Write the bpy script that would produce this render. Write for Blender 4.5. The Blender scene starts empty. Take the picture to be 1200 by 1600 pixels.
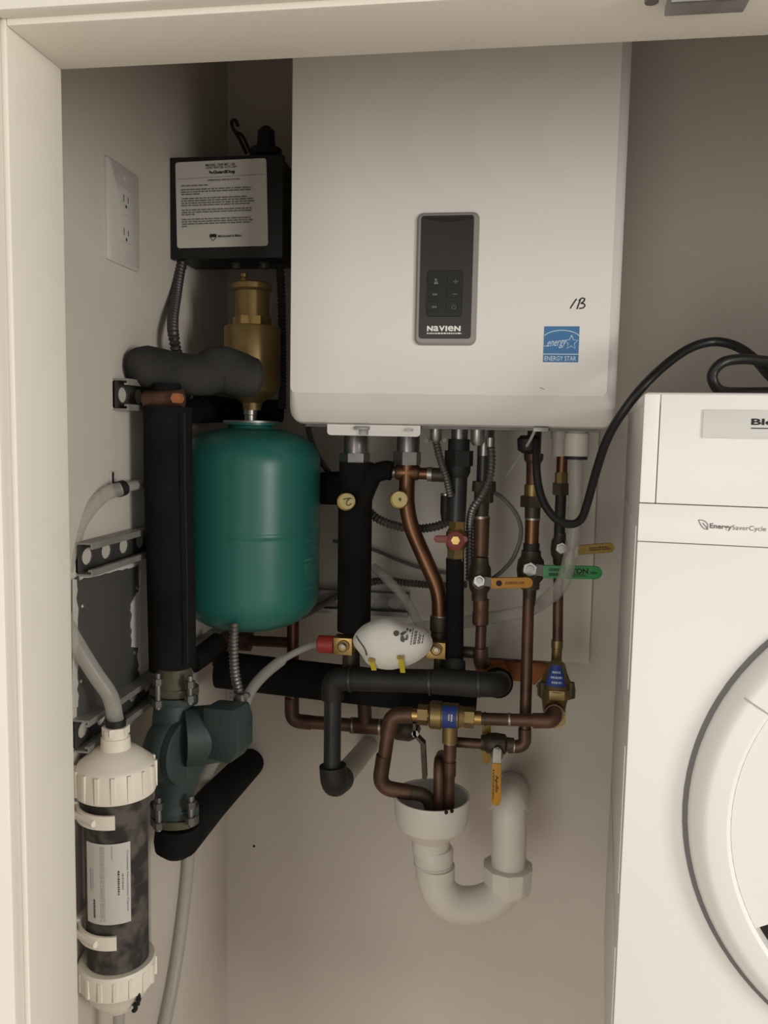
import bpy, bmesh, math, random
from mathutils import Vector, Matrix
random.seed(7)
R = math.radians
SC = bpy.context.scene
COL = SC.collection

# ------------------------------------------------------------------ camera
CZ = 1.70                                   # eye height
F = 1300.0                                  # focal length for a 1200 x 1600 frame
YAW, PITCH, ROLL = R(8.6), R(5.65), R(-1.1)
_f = Vector((-math.sin(YAW) * math.cos(PITCH), math.cos(YAW) * math.cos(PITCH), -math.sin(PITCH)))
_r = Vector((math.cos(YAW), math.sin(YAW), 0))
_d = _f.cross(_r)
RIGHT = math.cos(ROLL) * _r + math.sin(ROLL) * _d
DOWN = -math.sin(ROLL) * _r + math.cos(ROLL) * _d
FWD = _f
CAM = Vector((0, 0, CZ))
cam_data = bpy.data.cameras.new('camera')
cam_data.sensor_fit = 'VERTICAL'
cam_data.sensor_height = 24
cam_data.lens = F / 1600 * 24
cam_data.clip_start = 0.02
cam = bpy.data.objects.new('camera', cam_data)
cam.matrix_world = Matrix((
    (RIGHT.x, -DOWN.x, -FWD.x, CAM.x),
    (RIGHT.y, -DOWN.y, -FWD.y, CAM.y),
    (RIGHT.z, -DOWN.z, -FWD.z, CAM.z),
    (0, 0, 0, 1)))
COL.objects.link(cam)
SC.camera = cam

# ------------------------------------------------------------------ light
world = bpy.data.worlds.new('room_light')
SC.world = world
world.use_nodes = True
bg = world.node_tree.nodes['Background']
bg.inputs[0].default_value = (1.0, 0.955, 0.89, 1)
bg.inputs[1].default_value = 0.68


def window_light(name, loc, target, w, h, power, col):
    l = bpy.data.lights.new(name, 'AREA')
    l.shape = 'RECTANGLE'
    l.size, l.size_y, l.energy, l.color = w, h, power, col
    o = bpy.data.objects.new(name, l)
    o.location = loc
    o.rotation_euler = (Vector(target) - Vector(loc)).to_track_quat('-Z', 'Y').to_euler()
    COL.objects.link(o)
    return o


window_light('room_window_light', (2.15, -1.0, 1.78), (-.2, 1.1, 1.72), .6, .95, 38, (1, .955, .89))
window_light('room_doorway_light', (-.75, -2.4, 1.1), (-.1, 1.2, 1.4), .9, 1.5, 22, (1, .955, .89))
vs = SC.view_settings
vs.view_transform = 'Standard'
vs.look = 'None'
vs.gamma = 1
vs.use_curve_mapping = False
vs.exposure = 0.0

# ------------------------------------------------------------------ measuring helpers


def ray(px, py):
    return FWD + RIGHT * ((px - 600) / F) + DOWN * ((py - 800) / F)


def W(px, py, Y):
    d = ray(px, py)
    return CAM + d * (Y / d.y)


def WX(px, py, X):
    d = ray(px, py)
    return CAM + d * (X / d.x)


def WZ(px, py, Z):
    d = ray(px, py)
    return CAM + d * ((Z - CZ) / d.z)


def S(px, p):
    return px * (p - CAM).dot(FWD) / F


XV, YV, ZV = Vector((1, 0, 0)), Vector((0, 1, 0)), Vector((0, 0, 1))

# ------------------------------------------------------------------ mesh helpers


class MB:
    def __init__(s):
        s.v, s.f = [], []

    def add(s, vs_, fs):
        n = len(s.v)
        s.v += [Vector(q) for q in vs_]
        s.f += [[i + n for i in f] for f in fs]
        return s

    def loft(s, loops, cap0=True, cap1=True, closed=False):
        n = len(loops[0])
        vs_ = [q for l in loops for q in l]
        fs = []
        m = len(loops)
        for k in range(m if closed else m - 1):
            a, b = k * n, ((k + 1) % m) * n
            for i in range(n):
                j = (i + 1) % n
                fs.append([a + i, a + j, b + j, b + i])
        if not closed:
            if cap0:
                fs.append(list(range(n))[::-1])
            if cap1:
                fs.append([(m - 1) * n + i for i in range(n)])
        return s.add(vs_, fs)

    def tube(s, pts, rad, seg=14, cap=True):
        if not isinstance(rad, (list, tuple)):
            rad = [rad] * len(pts)
        T = []
        for i in range(len(pts)):
            a = pts[max(0, i - 1)]
            b = pts[min(len(pts) - 1, i + 1)]
            t = (b - a)
            T.append(t.normalized() if t.length > 1e-9 else (T[-1] if T else ZV))
        ref = XV if abs(T[0].x) < .8 else YV
        u = (ref - T[0] * ref.dot(T[0])).normalized()
        loops = []
        for p, t, r in zip(pts, T, rad):
            u = (u - t * u.dot(t)).normalized()
            w = t.cross(u)
            loops.append([p + (u * math.cos(2 * math.pi * k / seg) + w * math.sin(2 * math.pi * k / seg)) * r for k in range(seg)])
        return s.loft(loops, cap, cap)

    def turn(s, pts, seg=24, cap0=True, cap1=True, phase=0.0):
        """turned shape: pts = [(point, radius)] along one straight axis"""
        ax = (pts[-1][0] - pts[0][0]).normalized()
        ref = YV if abs(ax.y) < .8 else XV
        u = (ref - ax * ref.dot(ax)).normalized()
        w = ax.cross(u)
        loops = [[p + (u * math.cos(2 * math.pi * k / seg + phase) + w * math.sin(2 * math.pi * k / seg + phase)) * r for k in range(seg)] for p, r in pts]
        return s.loft(loops, cap0, cap1)

    def box(s, c, hx, hy, hz):
        vs_ = [c + hx * a + hy * b + hz * d for d in (-1, 1) for b in (-1, 1) for a in (-1, 1)]
        return s.add(vs_, [[0, 2, 3, 1], [4, 5, 7, 6], [0, 1, 5, 4], [2, 6, 7, 3], [0, 4, 6, 2], [1, 3, 7, 5]])

    def abox(s, x0, x1, y0, y1, z0, z1):
        return s.box(Vector(((x0 + x1) / 2, (y0 + y1) / 2, (z0 + z1) / 2)), XV * ((x1 - x0) / 2), YV * ((y1 - y0) / 2), ZV * ((z1 - z0) / 2))

    def prism(s, loop, d):
        return s.loft([loop, [q + d for q in loop]])


def catmull(pts, n=8):
    P = [pts[0] * 2 - pts[1]] + list(pts) + [pts[-1] * 2 - pts[-2]]
    out = []
    for i in range(1, len(P) - 2):
        a, b, c, d = P[i - 1], P[i], P[i + 1], P[i + 2]
        for k in range(n):
            t = k / n
            out.append(.5 * ((2 * b) + (c - a) * t + (2 * a - 5 * b + 4 * c - d) * t * t + (3 * b - a - 3 * c + d) * t ** 3))
    out.append(pts[-1])
    return out


def fillet(pts, r, n=6):
    out = [pts[0]]
    for i in range(1, len(pts) - 1):
        a, b, c = pts[i - 1], pts[i], pts[i + 1]
        d1, d2 = (a - b), (c - b)
        k = min(r, d1.length * .48, d2.length * .48)
        p, q = b + d1.normalized() * k, b + d2.normalized() * k
        for j in range(n + 1):
            t = j / n
            out.append(p * (1 - t) ** 2 + b * 2 * t * (1 - t) + q * t * t)
    out.append(pts[-1])
    return out


def resample(pts, step):
    out = [pts[0]]
    need = step
    for a, b in zip(pts, pts[1:]):
        L = (b - a).length
        if L < 1e-9:
            continue
        t = 0.0
        while L - t >= need:
            t += need
            out.append(a + (b - a) * (t / L))
            need = step
        need -= L - t
    return out


def rrect(x0, x1, z0, z1, r, n=5):
    """rounded rectangle in 2D, counter clockwise; r = (bl, br, tr, tl) or a number"""
    if not isinstance(r, (list, tuple)):
        r = [r] * 4
    cs = [((x0, z0), r[0], 180), ((x1, z0), r[1], 270), ((x1, z1), r[2], 0), ((x0, z1), r[3], 90)]
    sg = [(1, 1), (-1, 1), (-1, -1), (1, -1)]
    out = []
    for (c, rr, a0), (sx, sz) in zip(cs, sg):
        cx, cz = c[0] + sx * rr, c[1] + sz * rr
        for k in range(n + 1):
            a = R(a0 + 90 * k / n)
            out.append((cx + rr * math.cos(a), cz + rr * math.sin(a)))
    return out


MATS = {}


def root_of(o):
    p = Vector((0, 0, 0))
    while o is not None:
        p = p + o.location
        o = o.parent
    return p


def obj(name, mb, mat, parent=None, smooth=40, bevel=0, origin=None):
    org = root_of(parent) if parent else (origin or Vector((0, 0, 0)))
    if parent is None and origin is None:
        lo = [min(q[k] for q in mb.v) for k in range(3)]
        hi = [max(q[k] for q in mb.v) for k in range(3)]
        org = Vector(((lo[0] + hi[0]) / 2, (lo[1] + hi[1]) / 2, lo[2]))
    me = bpy.data.meshes.new(name)
    bm = bmesh.new()
    vv = [bm.verts.new(q - org) for q in mb.v]
    for f in mb.f:
        try:
            bm.faces.new([vv[i] for i in f])
        except ValueError:
            pass
    bmesh.ops.recalc_face_normals(bm, faces=bm.faces)
    if bevel:
        es = [e for e in bm.edges if len(e.link_faces) == 2 and e.calc_face_angle(0) > R(35)]
        bmesh.ops.bevel(bm, geom=es, offset=bevel, segments=2, profile=.6, affect='EDGES')
    bm.to_mesh(me)
    bm.free()
    if smooth:
        me.polygons.foreach_set('use_smooth', [True] * len(me.polygons))
        me.set_sharp_from_angle(angle=R(smooth))
    me.materials.append(mat if not isinstance(mat, str) else MATS[mat])
    o = bpy.data.objects.new(name, me)
    COL.objects.link(o)
    if parent:
        o.parent = parent
    else:
        o.location = org
    return o


def tag(o, label=None, cat=None, group=None, kind=None):
    if label:
        o['label'] = label
    if cat:
        o['category'] = cat
    if group:
        o['group'] = group
    if kind:
        o['kind'] = kind
    return o


def thing(name, label, cat, loc, group=None):
    o = bpy.data.objects.new(name, None)
    o.empty_display_size = .02
    o.location = loc
    COL.objects.link(o)
    return tag(o, label, cat, group)


# ------------------------------------------------------------------ materials


def M(name, c, rough=.5, metal=0.0, c2=None, scale=20, detail=4, lo=.35, hi=.65, bump=0.0, bscale=200, spec=.5, trans=0.0, alpha=1.0, coat=0.0, ior=1.45, rvar=0.0, emis=None):
    m = bpy.data.materials.new(name)
    m.use_nodes = True
    nt = m.node_tree
    b = nt.nodes['Principled BSDF']
    b.inputs['Base Color'].default_value = (*c, 1)
    b.inputs['Roughness'].default_value = rough
    b.inputs['Metallic'].default_value = metal
    b.inputs['Specular IOR Level'].default_value = spec
    b.inputs['Transmission Weight'].default_value = trans
    b.inputs['Alpha'].default_value = alpha
    b.inputs['Coat Weight'].default_value = coat
    b.inputs['IOR'].default_value = ior
    tc = nt.nodes.new('ShaderNodeTexCoord')
    if c2:
        n = nt.nodes.new('ShaderNodeTexNoise')
        n.inputs['Scale'].default_value = scale
        n.inputs['Detail'].default_value = detail
        nt.links.new(tc.outputs['Object'], n.inputs['Vector'])
        r = nt.nodes.new('ShaderNodeValToRGB')
        r.color_ramp.elements[0].position = lo
        r.color_ramp.elements[1].position = hi
        r.color_ramp.elements[0].color = (*c, 1)
        r.color_ramp.elements[1].color = (*c2, 1)
        nt.links.new(n.outputs['Fac'], r.inputs['Fac'])
        nt.links.new(r.outputs['Color'], b.inputs['Base Color'])
        if rvar:
            mr = nt.nodes.new('ShaderNodeMapRange')
            mr.inputs['To Min'].default_value = rough - rvar
            mr.inputs['To Max'].default_value = rough + rvar
            nt.links.new(n.outputs['Fac'], mr.inputs['Value'])
            nt.links.new(mr.outputs['Result'], b.inputs['Roughness'])
    if bump:
        n2 = nt.nodes.new('ShaderNodeTexNoise')
        n2.inputs['Scale'].default_value = bscale
        n2.inputs['Detail'].default_value = 3
        nt.links.new(tc.outputs['Object'], n2.inputs['Vector'])
        bp = nt.nodes.new('ShaderNodeBump')
        bp.inputs['Strength'].default_value = bump
        bp.inputs['Distance'].default_value = .002
        nt.links.new(n2.outputs['Fac'], bp.inputs['Height'])
        nt.links.new(bp.outputs['Normal'], b.inputs['Normal'])
    MATS[name] = m
    return m


M('wall_paint', (.60, .555, .495), .75, c2=(.63, .585, .52), scale=6, bump=.12, bscale=350)
M('trim_paint', (.75, .71, .635), .5, c2=(.77, .73, .655), scale=5, bump=.05, bscale=120)
M('floor_wood', (.42, .36, .29), .5, c2=(.47, .40, .32), scale=8)
M('board_white', (.80, .755, .68), .6, c2=(.77, .725, .65), scale=4)
M('boiler_white', (.78, .755, .72), .42, c2=(.80, .775, .74), scale=2, bump=.03, bscale=500)
M('dryer_white', (.79, .765, .735), .35, c2=(.805, .78, .75), scale=2)
M('dryer_plate', (.60, .59, .57), .4)
M('grey_gap', (.16, .155, .15), .5)
M('seam_grey', (.25, .24, .23), .6)
M('glass_black', (.01, .01, .01), .08, spec=.6)
M('bezel_grey', (.29, .28, .26), .45, metal=.15)
M('screen_black', (.026, .025, .0225), .4, c2=(.030, .028, .025), scale=30)
M('keypad_black', (.009, .009, .0085), .5)
M('icon_grey', (.16, .16, .15), .6)
M('print_white', (.85, .84, .8), .6)
M('print_black', (.012, .012, .012), .7)
M('print_grey', (.11, .11, .105), .7)
M('print_light', (.35, .34, .33), .7)
M('star_blue', (.045, .17, .38), .45)
M('sticker_white', (.62, .74, .80), .5)
M('label_paper', (.60, .58, .54), .6, c2=(.56, .54, .5), scale=8)
M('tank_teal', (.018, .128, .104), .36, c2=(.019, .138, .112), scale=4, rvar=.05)
M('tank_print', (.10, .33, .27), .5)
M('pump_green', (.024, .040, .038), .55, c2=(.036, .055, .050), scale=14, bump=.25, bscale=160)
M('flange_olive', (.050, .055, .035), .6, c2=(.08, .075, .045), scale=25, bump=.2, bscale=150)
M('foam_black', (.007, .007, .0068), .9, c2=(.012, .012, .0115), scale=14, bump=.3, bscale=120, spec=.15)
M('foam_dusty', (.026, .0255, .0245), .9, c2=(.048, .047, .045), scale=16, bump=.35, bscale=110, spec=.2)
M('iron_black', (.011, .0105, .010), .6, c2=(.021, .0195, .018), scale=30, bump=.1)
M('pipe_dark', (.020, .022, .0235), .4, c2=(.03, .03, .03), scale=25)
M('copper_old', (.078, .045, .031), .48, metal=.6, c2=(.155, .085, .055), scale=26, detail=6, rvar=.12)
M('copper_warm', (.125, .062, .034), .38, metal=.8, c2=(.20, .098, .052), scale=14, detail=5, rvar=.1)
M('bronze_dark', (.052, .041, .030), .5, metal=.5, c2=(.095, .072, .048), scale=30, rvar=.1)
M('brass', (.40, .265, .085), .34, metal=.85, c2=(.30, .20, .07), scale=16, rvar=.08)
M('brass_dull', (.22, .155, .062), .42, metal=.7, c2=(.29, .205, .088), scale=22, rvar=.1)
M('solder', (.36, .34, .31), .4, metal=.8)
M('nickel', (.30, .29, .275), .35, metal=.85, c2=(.22, .215, .205), scale=40)
M('steel', (.36, .35, .33), .35, metal=.85, c2=(.28, .275, .26), scale=40)
M('galv', (.30, .295, .28), .45, metal=.75, c2=(.20, .195, .185), scale=40, detail=6)
M('galv_lit', (.36, .35, .32), .5, metal=.35, c2=(.26, .25, .23), scale=30, detail=6)  # lighter copy of the galvanized steel, lit look put into the colour
M('galv_dark', (.10, .098, .093), .5, metal=.6, c2=(.15, .146, .138), scale=30, detail=6)
M('armor', (.20, .195, .185), .42, metal=.8)
M('armor_dark', (.07, .068, .065), .45, metal=.6)
M('plate_grey', (.085, .083, .076), .55, c2=(.10, .097, .088), scale=6, metal=.2)
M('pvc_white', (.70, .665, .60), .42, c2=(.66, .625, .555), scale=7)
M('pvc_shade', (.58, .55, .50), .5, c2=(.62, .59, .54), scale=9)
M('plastic_cream', (.86, .80, .70), .42, c2=(.83, .77, .67), scale=8)
M('outlet_white', (.58, .56, .52), .4)
M('outlet_slot', (.03, .03, .03), .6)
M('vinyl_clear', (.62, .60, .55), .25, trans=.45, alpha=.62, ior=1.3)
M('vinyl_thin', (.60, .58, .53), .2, trans=.5, alpha=.42, ior=1.3)
M('vinyl_milky', (.50, .48, .44), .3, trans=.25, alpha=.75, ior=1.3)
M('cartridge_clear', (.75, .74, .70), .12, trans=1.0, alpha=.22, ior=1.15)
M('stones', (.035, .031, .027), .85, c2=(.12, .105, .09), scale=42, detail=3, lo=.42, hi=.6, bump=.9, bscale=60)
M('cable_black', (.012, .012, .012), .42)
M('rubber_black', (.010, .010, .010), .6)
M('wire_grey', (.16, .155, .145), .5)
M('wire_white', (.4, .39, .36), .5)
M('plastic_red', (.33, .028, .020), .45)
M('handle_red', (.22, .040, .032), .45)
M('handle_yellow', (.50, .235, .012), .5, c2=(.45, .21, .012), scale=20)
M('handle_ochre', (.30, .185, .022), .5)
M('handle_green', (.022, .23, .055), .45, c2=(.024, .25, .06), scale=20)
M('gauge_cream', (.60, .475, .20), .5)
M('gauge_ring', (.30, .22, .07), .35, metal=.7)
M('gauge_hand', (.05, .12, .05), .6)
M('label_blue', (.018, .045, .22), .45)
M('mask_white', (.86, .84, .78), .85, c2=(.82, .80, .74), scale=18, bump=.25, bscale=130)
M('clip_yellow', (.58, .50, .03), .5)
M('foam_orange', (.33, .105, .038), .8, c2=(.42, .16, .06), scale=25, bump=.4, bscale=80)
M('hole_dark', (.012, .011, .010), .9)
M('torn_paper', (.58, .56, .53), .85, bump=.4, bscale=90)
M('box_black', (.008, .008, .008), .5)

# ------------------------------------------------------------------ text helpers


def text_pts(body, bold=0.0, shear=0.0, spacing=1.0):
    cu = bpy.data.curves.new('t', 'FONT')
    cu.body = body
    cu.size = 1
    cu.offset = bold
    cu.shear = shear
    cu.space_character = spacing
    cu.resolution_u = 3
    o = bpy.data.objects.new('t', cu)
    COL.objects.link(o)
    dg = bpy.context.evaluated_depsgraph_get()
    me = bpy.data.meshes.new_from_object(o.evaluated_get(dg))
    v = [q.co.copy() for q in me.vertices]
    f = [list(p.vertices) for p in me.polygons]
    bpy.data.objects.remove(o)
    bpy.data.curves.remove(cu)
    bpy.data.meshes.remove(me)
    x0, x1 = min(q.x for q in v), max(q.x for q in v)
    y0, y1 = min(q.y for q in v), max(q.y for q in v)
    return [((q.x - x0) / (x1 - x0), (q.y - y0) / (y1 - y0)) for q in v], f


def text(mb, body, fn, bold=0.0, shear=0.0, spacing=1.0):
    """fn maps (u, v) in the unit box of the written words to a world point"""
    v, f = text_pts(body, bold, shear, spacing)
    mb.add([fn(a, b) for a, b in v], f)
    return mb


def quad_fn(p00, p10, p01):
    return lambda u, v: p00 + (p10 - p00) * u + (p01 - p00) * v


def dashes(mb, fn, lines, seed=1, gap=.012):
    """rows of small word-like dashes: lines = [(v0, v1, u0, u1)] in the unit box of fn"""
    rnd = random.Random(seed)
    for v0, v1, u0, u1 in lines:
        u = u0
        while u < u1:
            w = min(rnd.uniform(.02, .075), u1 - u)
            if w < .008:
                break
            mb.add([fn(u, v0), fn(u + w, v0), fn(u + w, v1), fn(u, v1)], [[0, 1, 2, 3]])
            u += w + gap
    return mb


# ------------------------------------------------------------------ the setting
YW = 1.47                                   # rear wall
XL = -0.515                                 # left wall
XR = 0.83                                   # right wall
JX = -0.372                                 # left jamb face
HZ = CZ + 0.286                             # underside of the header
YJ0, YJ1 = 0.585, 0.66                      # jamb front and back
CEIL = 2.44


def struct(name, mb, mat, **k):
    return tag(obj(name, mb, mat, **k), kind='structure')


struct('floor', MB().abox(-1.8, 2.2, -2.2, YW + .1, -.05, 0), 'floor_wood')
struct('wall_back', MB().abox(XL - .1, XR + .1, YW, YW + .1, 0, CEIL), 'wall_paint')
struct('wall_left', MB().abox(XL - .1, XL, YJ1, YW, 0, CEIL), 'wall_paint')
struct('wall_right', MB().abox(XR, XR + .1, YJ1, YW, 0, CEIL), 'wall_paint')
struct('ceiling', MB().abox(XL - .1, XR + .1, YJ1, YW + .1, CEIL, CEIL + .08), 'wall_paint')
fw = struct('wall_front', MB().abox(-1.8, JX - .018, YJ0 + .004, YJ1, 0, 2.6), 'wall_paint')
obj('wall_panel', MB().abox(XR - .02 + .018, 2.2, YJ0 + .004, YJ1, 0, 2.6), 'wall_paint', fw)
obj('wall_panel', MB().abox(JX - .018, XR - .002, YJ0 + .004, YJ1, HZ + .018, 2.6), 'wall_paint', fw)
# jamb boards, each with a front casing strip and a shallow stop bead
jl = struct('trim_1', MB().abox(JX - .018, JX, YJ0, YJ1, 0, HZ + .018), 'trim_paint', bevel=.0015)
obj('casing', MB().abox(JX - .075, JX - .004, YJ0 - .014, YJ0, 0, HZ + .075), 'trim_paint', jl, bevel=.003)
jh = struct('trim_2', MB().abox(JX, XR - .02, YJ0, YJ1, HZ, HZ + .018), 'trim_paint', bevel=.0015)
obj('casing', MB().abox(JX - .004, XR + .06, YJ0 - .014, YJ0, HZ + .004, HZ + .075), 'trim_paint', jh, bevel=.003)
struct('trim_3', MB().abox(XR - .02, XR - .002, YJ0, YJ1, 0, HZ + .018), 'trim_paint', bevel=.0015)

# ------------------------------------------------------------------ wall-hung boiler
BY = 1.12
bx0 = W(450, 400, BY + .012).x
bx1 = W(976, 400, BY + .012).x
bz0 = W(700, 666, BY + .04).z
bz1 = bz0 + .72
boiler = thing('wall_boiler', 'white wall-hung boiler with a black control panel, above the pipes', 'boiler', Vector(((bx0 + bx1) / 2, BY, bz0)))
mb = MB()
loops = []
for ins, dep in ((1, 0), (.96, .0012), (.55, .011), (.22, .021), (.06, .028), (0, .036)):
    l = rrect(bx0 + .008 * ins, bx1 - .016 * ins, bz0 + .042 * ins, bz1 - .03 * ins, .018 - .010 * ins, 6)
    loops.append([Vector((x, BY + dep, z)) for x, z in l])
l = rrect(bx0, bx1, bz0, bz1, .022, 6)
loops.append([Vector((x, YW - .03, z)) for x, z in l])
mb.loft(loops)
obj('cabinet', mb, 'boiler_white', boiler, smooth=22)
# seam strip and bottom tray
obj('bottom_tray', MB().abox(bx0 + .02, bx1 - .02, BY + .04, YW - .035, bz0 - .004, bz0 + .001), 'galv_dark', boiler)
a, b = W(512, 672, 1.155), W(657, 674, 1.155)
mb = MB()
l = [Vector((x, 1.152, z)) for x, z in rrect(a.x, b.x, W(580, 681, 1.155).z, bz0, (.005, .005, .0004, .0004))]
obj('bracket_plate', mb.prism(l, YV * .0015), 'boiler_white', boiler)
obj('latch', MB().box(W(565, 669, 1.15), XV * .011, YV * .004, ZV * .0022).box(W(568, 675, 1.15), XV * .006, YV * .003, ZV * .004), 'galv', boiler, bevel=.0006)
obj('latch', MB().box(W(638, 672, 1.15), XV * .006, YV * .003, ZV * .0015), 'galv', boiler)
obj('latch', MB().box(W(845, 671, 1.15), XV * .010, YV * .004, ZV * .003), 'galv', boiler, bevel=.0006)


def brect(x0, x1, y0, y1):
    """px box on the boiler front -> metres"""
    return W(x0, (y0 + y1) / 2, BY).x, W(x1, (y0 + y1) / 2, BY).x, W((x0 + x1) / 2, y1, BY).z, W((x0 + x1) / 2, y0, BY).z


def plate(x0, x1, z0, z1, r, y0, y1, inset=0.0, n=5):
    m = MB()
    lo = [[Vector((x, y1, z)) for x, z in rrect(x0, x1, z0, z1, r, n)],
          [Vector((x, y0 + inset, z)) for x, z in rrect(x0, x1, z0, z1, r, n)]]
    if inset:
        lo.append([Vector((x, y0, z)) for x, z in rrect(x0 + inset, x1 - inset, z0 + inset, z1 - inset, max(r - inset, .0005), n)])
    return m.loft(lo)


x0, x1, z0, z1 = brect(650, 746.5, 333, 540)
panel = obj('control_panel', plate(x0, x1, z0, z1, .009, BY - .006, BY + .001, .003), 'bezel_grey', boiler)
x0, x1, z0, z1 = brect(657, 738.5, 338.5, 530)
obj('screen', plate(x0, x1, z0, z1, .004, BY - .0068, BY - .005, 0), 'screen_black', panel)
# darker visor bulge along the screen's top
mb = MB()
top = [(661, 340), (738, 338), (738, 341), (720, 345), (700, 347), (680, 345), (665, 342)]
obj('visor', MB().prism([W(a, b, BY - .0069) for a, b in top], YV * -.0012), 'keypad_black', panel)
x0, x1, z0, z1 = brect(668, 723, 424, 496)
keypad = obj('keypad', plate(x0, x1, z0, z1, .004, BY - .0082, BY - .0066, .0005), 'keypad_black', boiler)
BX = {(r, c): (678 + 31 * c - r * 1, 440 + 19.5 * r) for r in range(3) for c in range(2)}
for (r, c), (px, py) in BX.items():
    x0, x1, z0, z1 = brect(px - 9, px + 9, py - 7.5, py + 7.5)
    obj('button', plate(x0, x1, z0, z1, .003, BY - .0090, BY - .0080, .0003), 'keypad_black', keypad)
    k = BY - .0092
    mb = MB()
    if (r, c) == (0, 0):
        p = W(px + 3, py - 3, k)
        mb.turn([(p, .0017), (p - YV * .0002, .0017)], 10)
        mb.add([W(px, py + 4, k), W(px + 7, py + 4, k), W(px + 6, py, k), W(px + 1, py, k)], [[0, 1, 2, 3]])
    elif (r, c) == (0, 1):
        mb.box(W(px + 3, py, k), XV * .0033, YV * .0001, ZV * .0004).box(W(px + 3, py, k), XV * .0004, YV * .0001, ZV * .0033)
    elif (r, c) == (1, 1):
        mb.box(W(px + 3, py, k), XV * .0033, YV * .0001, ZV * .0004)
    elif (r, c) == (2, 1):
        cpt = W(px + 2, py + 1, k)
        arc = [cpt + (XV * math.sin(R(t)) + ZV * math.cos(R(t))) * .0028 for t in range(40, 321, 20)]
        mb.tube(arc, .0004, 6)
        mb.box(cpt + ZV * .0022, XV * .0003, YV * .0001, ZV * .0017)
    else:
        f = quad_fn(W(px - 1, py + 2, k), W(px + 6, py + 2, k), W(px - 1, py - 1, k))
        mb.add([f(0, 0), f(.28, 0), f(.28, 1), f(0, 1), f(.36, 0), f(.64, 0), f(.64, 1), f(.36, 1), f(.72, 0), f(1, 0), f(1, 1), f(.72, 1)], [[0, 1, 2, 3], [4, 5, 6, 7], [8, 9, 10, 11]])
    obj('icon', mb, 'icon_grey', keypad, smooth=0)
k = BY - .0071
mb = MB()
for ch, ua, ub in (('N', 667, 676.2), ('a', 677, 685.2), ('V', 685.6, 695), ('I', 695.8, 698.6), ('e', 699.6, 708.4), ('N', 709.4, 719.5)):
    text(mb, ch, quad_fn(W(ua, 517.5, k), W(ub, 517.5, k), W(ua + .3, 509.2, k)), bold=.022 if ch in 'ae' else .05)
obj('maker_lettering', mb, 'print_white', boiler, smooth=0)
mb = dashes(MB(), quad_fn(W(667, 522, k), W(721, 522, k), W(667, 519.8, k)), [(0, 1, 0, 1)], 4, .02)
obj('tagline', mb, 'print_white', boiler, smooth=0)
# blue efficiency sticker
k = BY - .0006
x0, x1, z0, z1 = brect(849.5, 904.5, 510, 566)
st = obj('efficiency_sticker', plate(x0, x1, z0, z1, .0003, k, BY + .0005, 0, 1), 'star_blue', boiler)
k = BY - .0009
fs = lambda u, v: Vector((x0 + (x1 - x0) * u, k, z0 + (z1 - z0) * v))
mb = MB()
arc = [fs(u / 20, .63 + .28 * math.sqrt(max(0, 1 - ((u / 20 - .5) / .56) ** 2)) - .02) for u in range(0, 21)]
mb.tube(arc, .0006, 6)
mb.box(fs(.5, .225), XV * ((x1 - x0) / 2), YV * .0002, ZV * .0005)
star = []
for i in range(10):
    a = R(90 + 36 * i)
    rr_ = .21 if i % 2 == 0 else .095
    star.append(fs(.78 + rr_ * math.cos(a) * .95, .55 + rr_ * math.sin(a)))
mb.tube(star + [star[0]], .00055, 6)
text(mb, 'ENERGY STAR', lambda u, v: fs(.04 + .9 * u, .04 + .13 * v), bold=.005)
text(mb, 'energy', lambda u, v: fs(.10 + .56 * u, .36 + .22 * v + .05 * u), bold=.0, shear=.5)
mb.tube([fs(0, .45), fs(.08, .45), fs(.13, .47)], .0005, 6)
obj('sticker_print', mb, 'sticker_white', st, smooth=0)
# handwritten mark
k = BY - .0003
pen = [[(891, 482), (896, 474), (901, 467)], [(901.5, 483), (904, 476), (907, 468)],
       [(904.5, 470), (909, 466), (913.5, 467), (912, 471), (908, 474), (912, 474.5), (914, 477.5), (911, 481), (905, 482)]]
mb = MB()
for s_ in pen:
    mb.tube(catmull([W(a, b, k) for a, b in s_], 5), .00085, 6)
obj('pen_mark', mb, 'print_black', boiler)
obj('scuff', MB().tube([W(843, 606, k), W(847, 607, k), W(851, 608, k)], .0005, 5), 'print_light', boiler)

# ------------------------------------------------------------------ clothes dryer (turned a little from the wall)
DYW = R(6.0)
DU = Vector((math.cos(DYW), -math.sin(DYW), 0))
DV = Vector((math.sin(DYW), math.cos(DYW), 0))
D0Y = .80


def DP(px, py, out=0.0):
    """px on the dryer front -> world"""
    d = ray(px, py)
    return CAM + d * ((D0Y - out) / d.dot(DV))


dtl = DP(1007.5, 612)
dtop = dtl.z
DWID, DHEI, DDEP = .595, .85, .56


def D(u, v, w):
    """u right from the left edge, v back from the front, w down from the top"""
    p = DV * D0Y + DU * ((dtl - DV * D0Y).dot(DU) + u) + DV * v
    return Vector((p.x, p.y, dtop - w))


def duw(px, py):
    p = DP(px, py)
    return (p - dtl).dot(DU), dtop - p.z


dryer = thing('clothes_dryer', 'white front-loading clothes dryer with a round door, right of the boiler', 'dryer', D(DWID / 2, DDEP / 2, DHEI))


def dbox(u0, u1, v0, v1, w0, w1, m=None):
    m = m or MB()
    m.box((D(u0, v0, w0) + D(u1, v1, w1)) / 2, DU * ((u1 - u0) / 2), DV * ((v1 - v0) / 2), ZV * ((w1 - w0) / 2))
    return m


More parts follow.
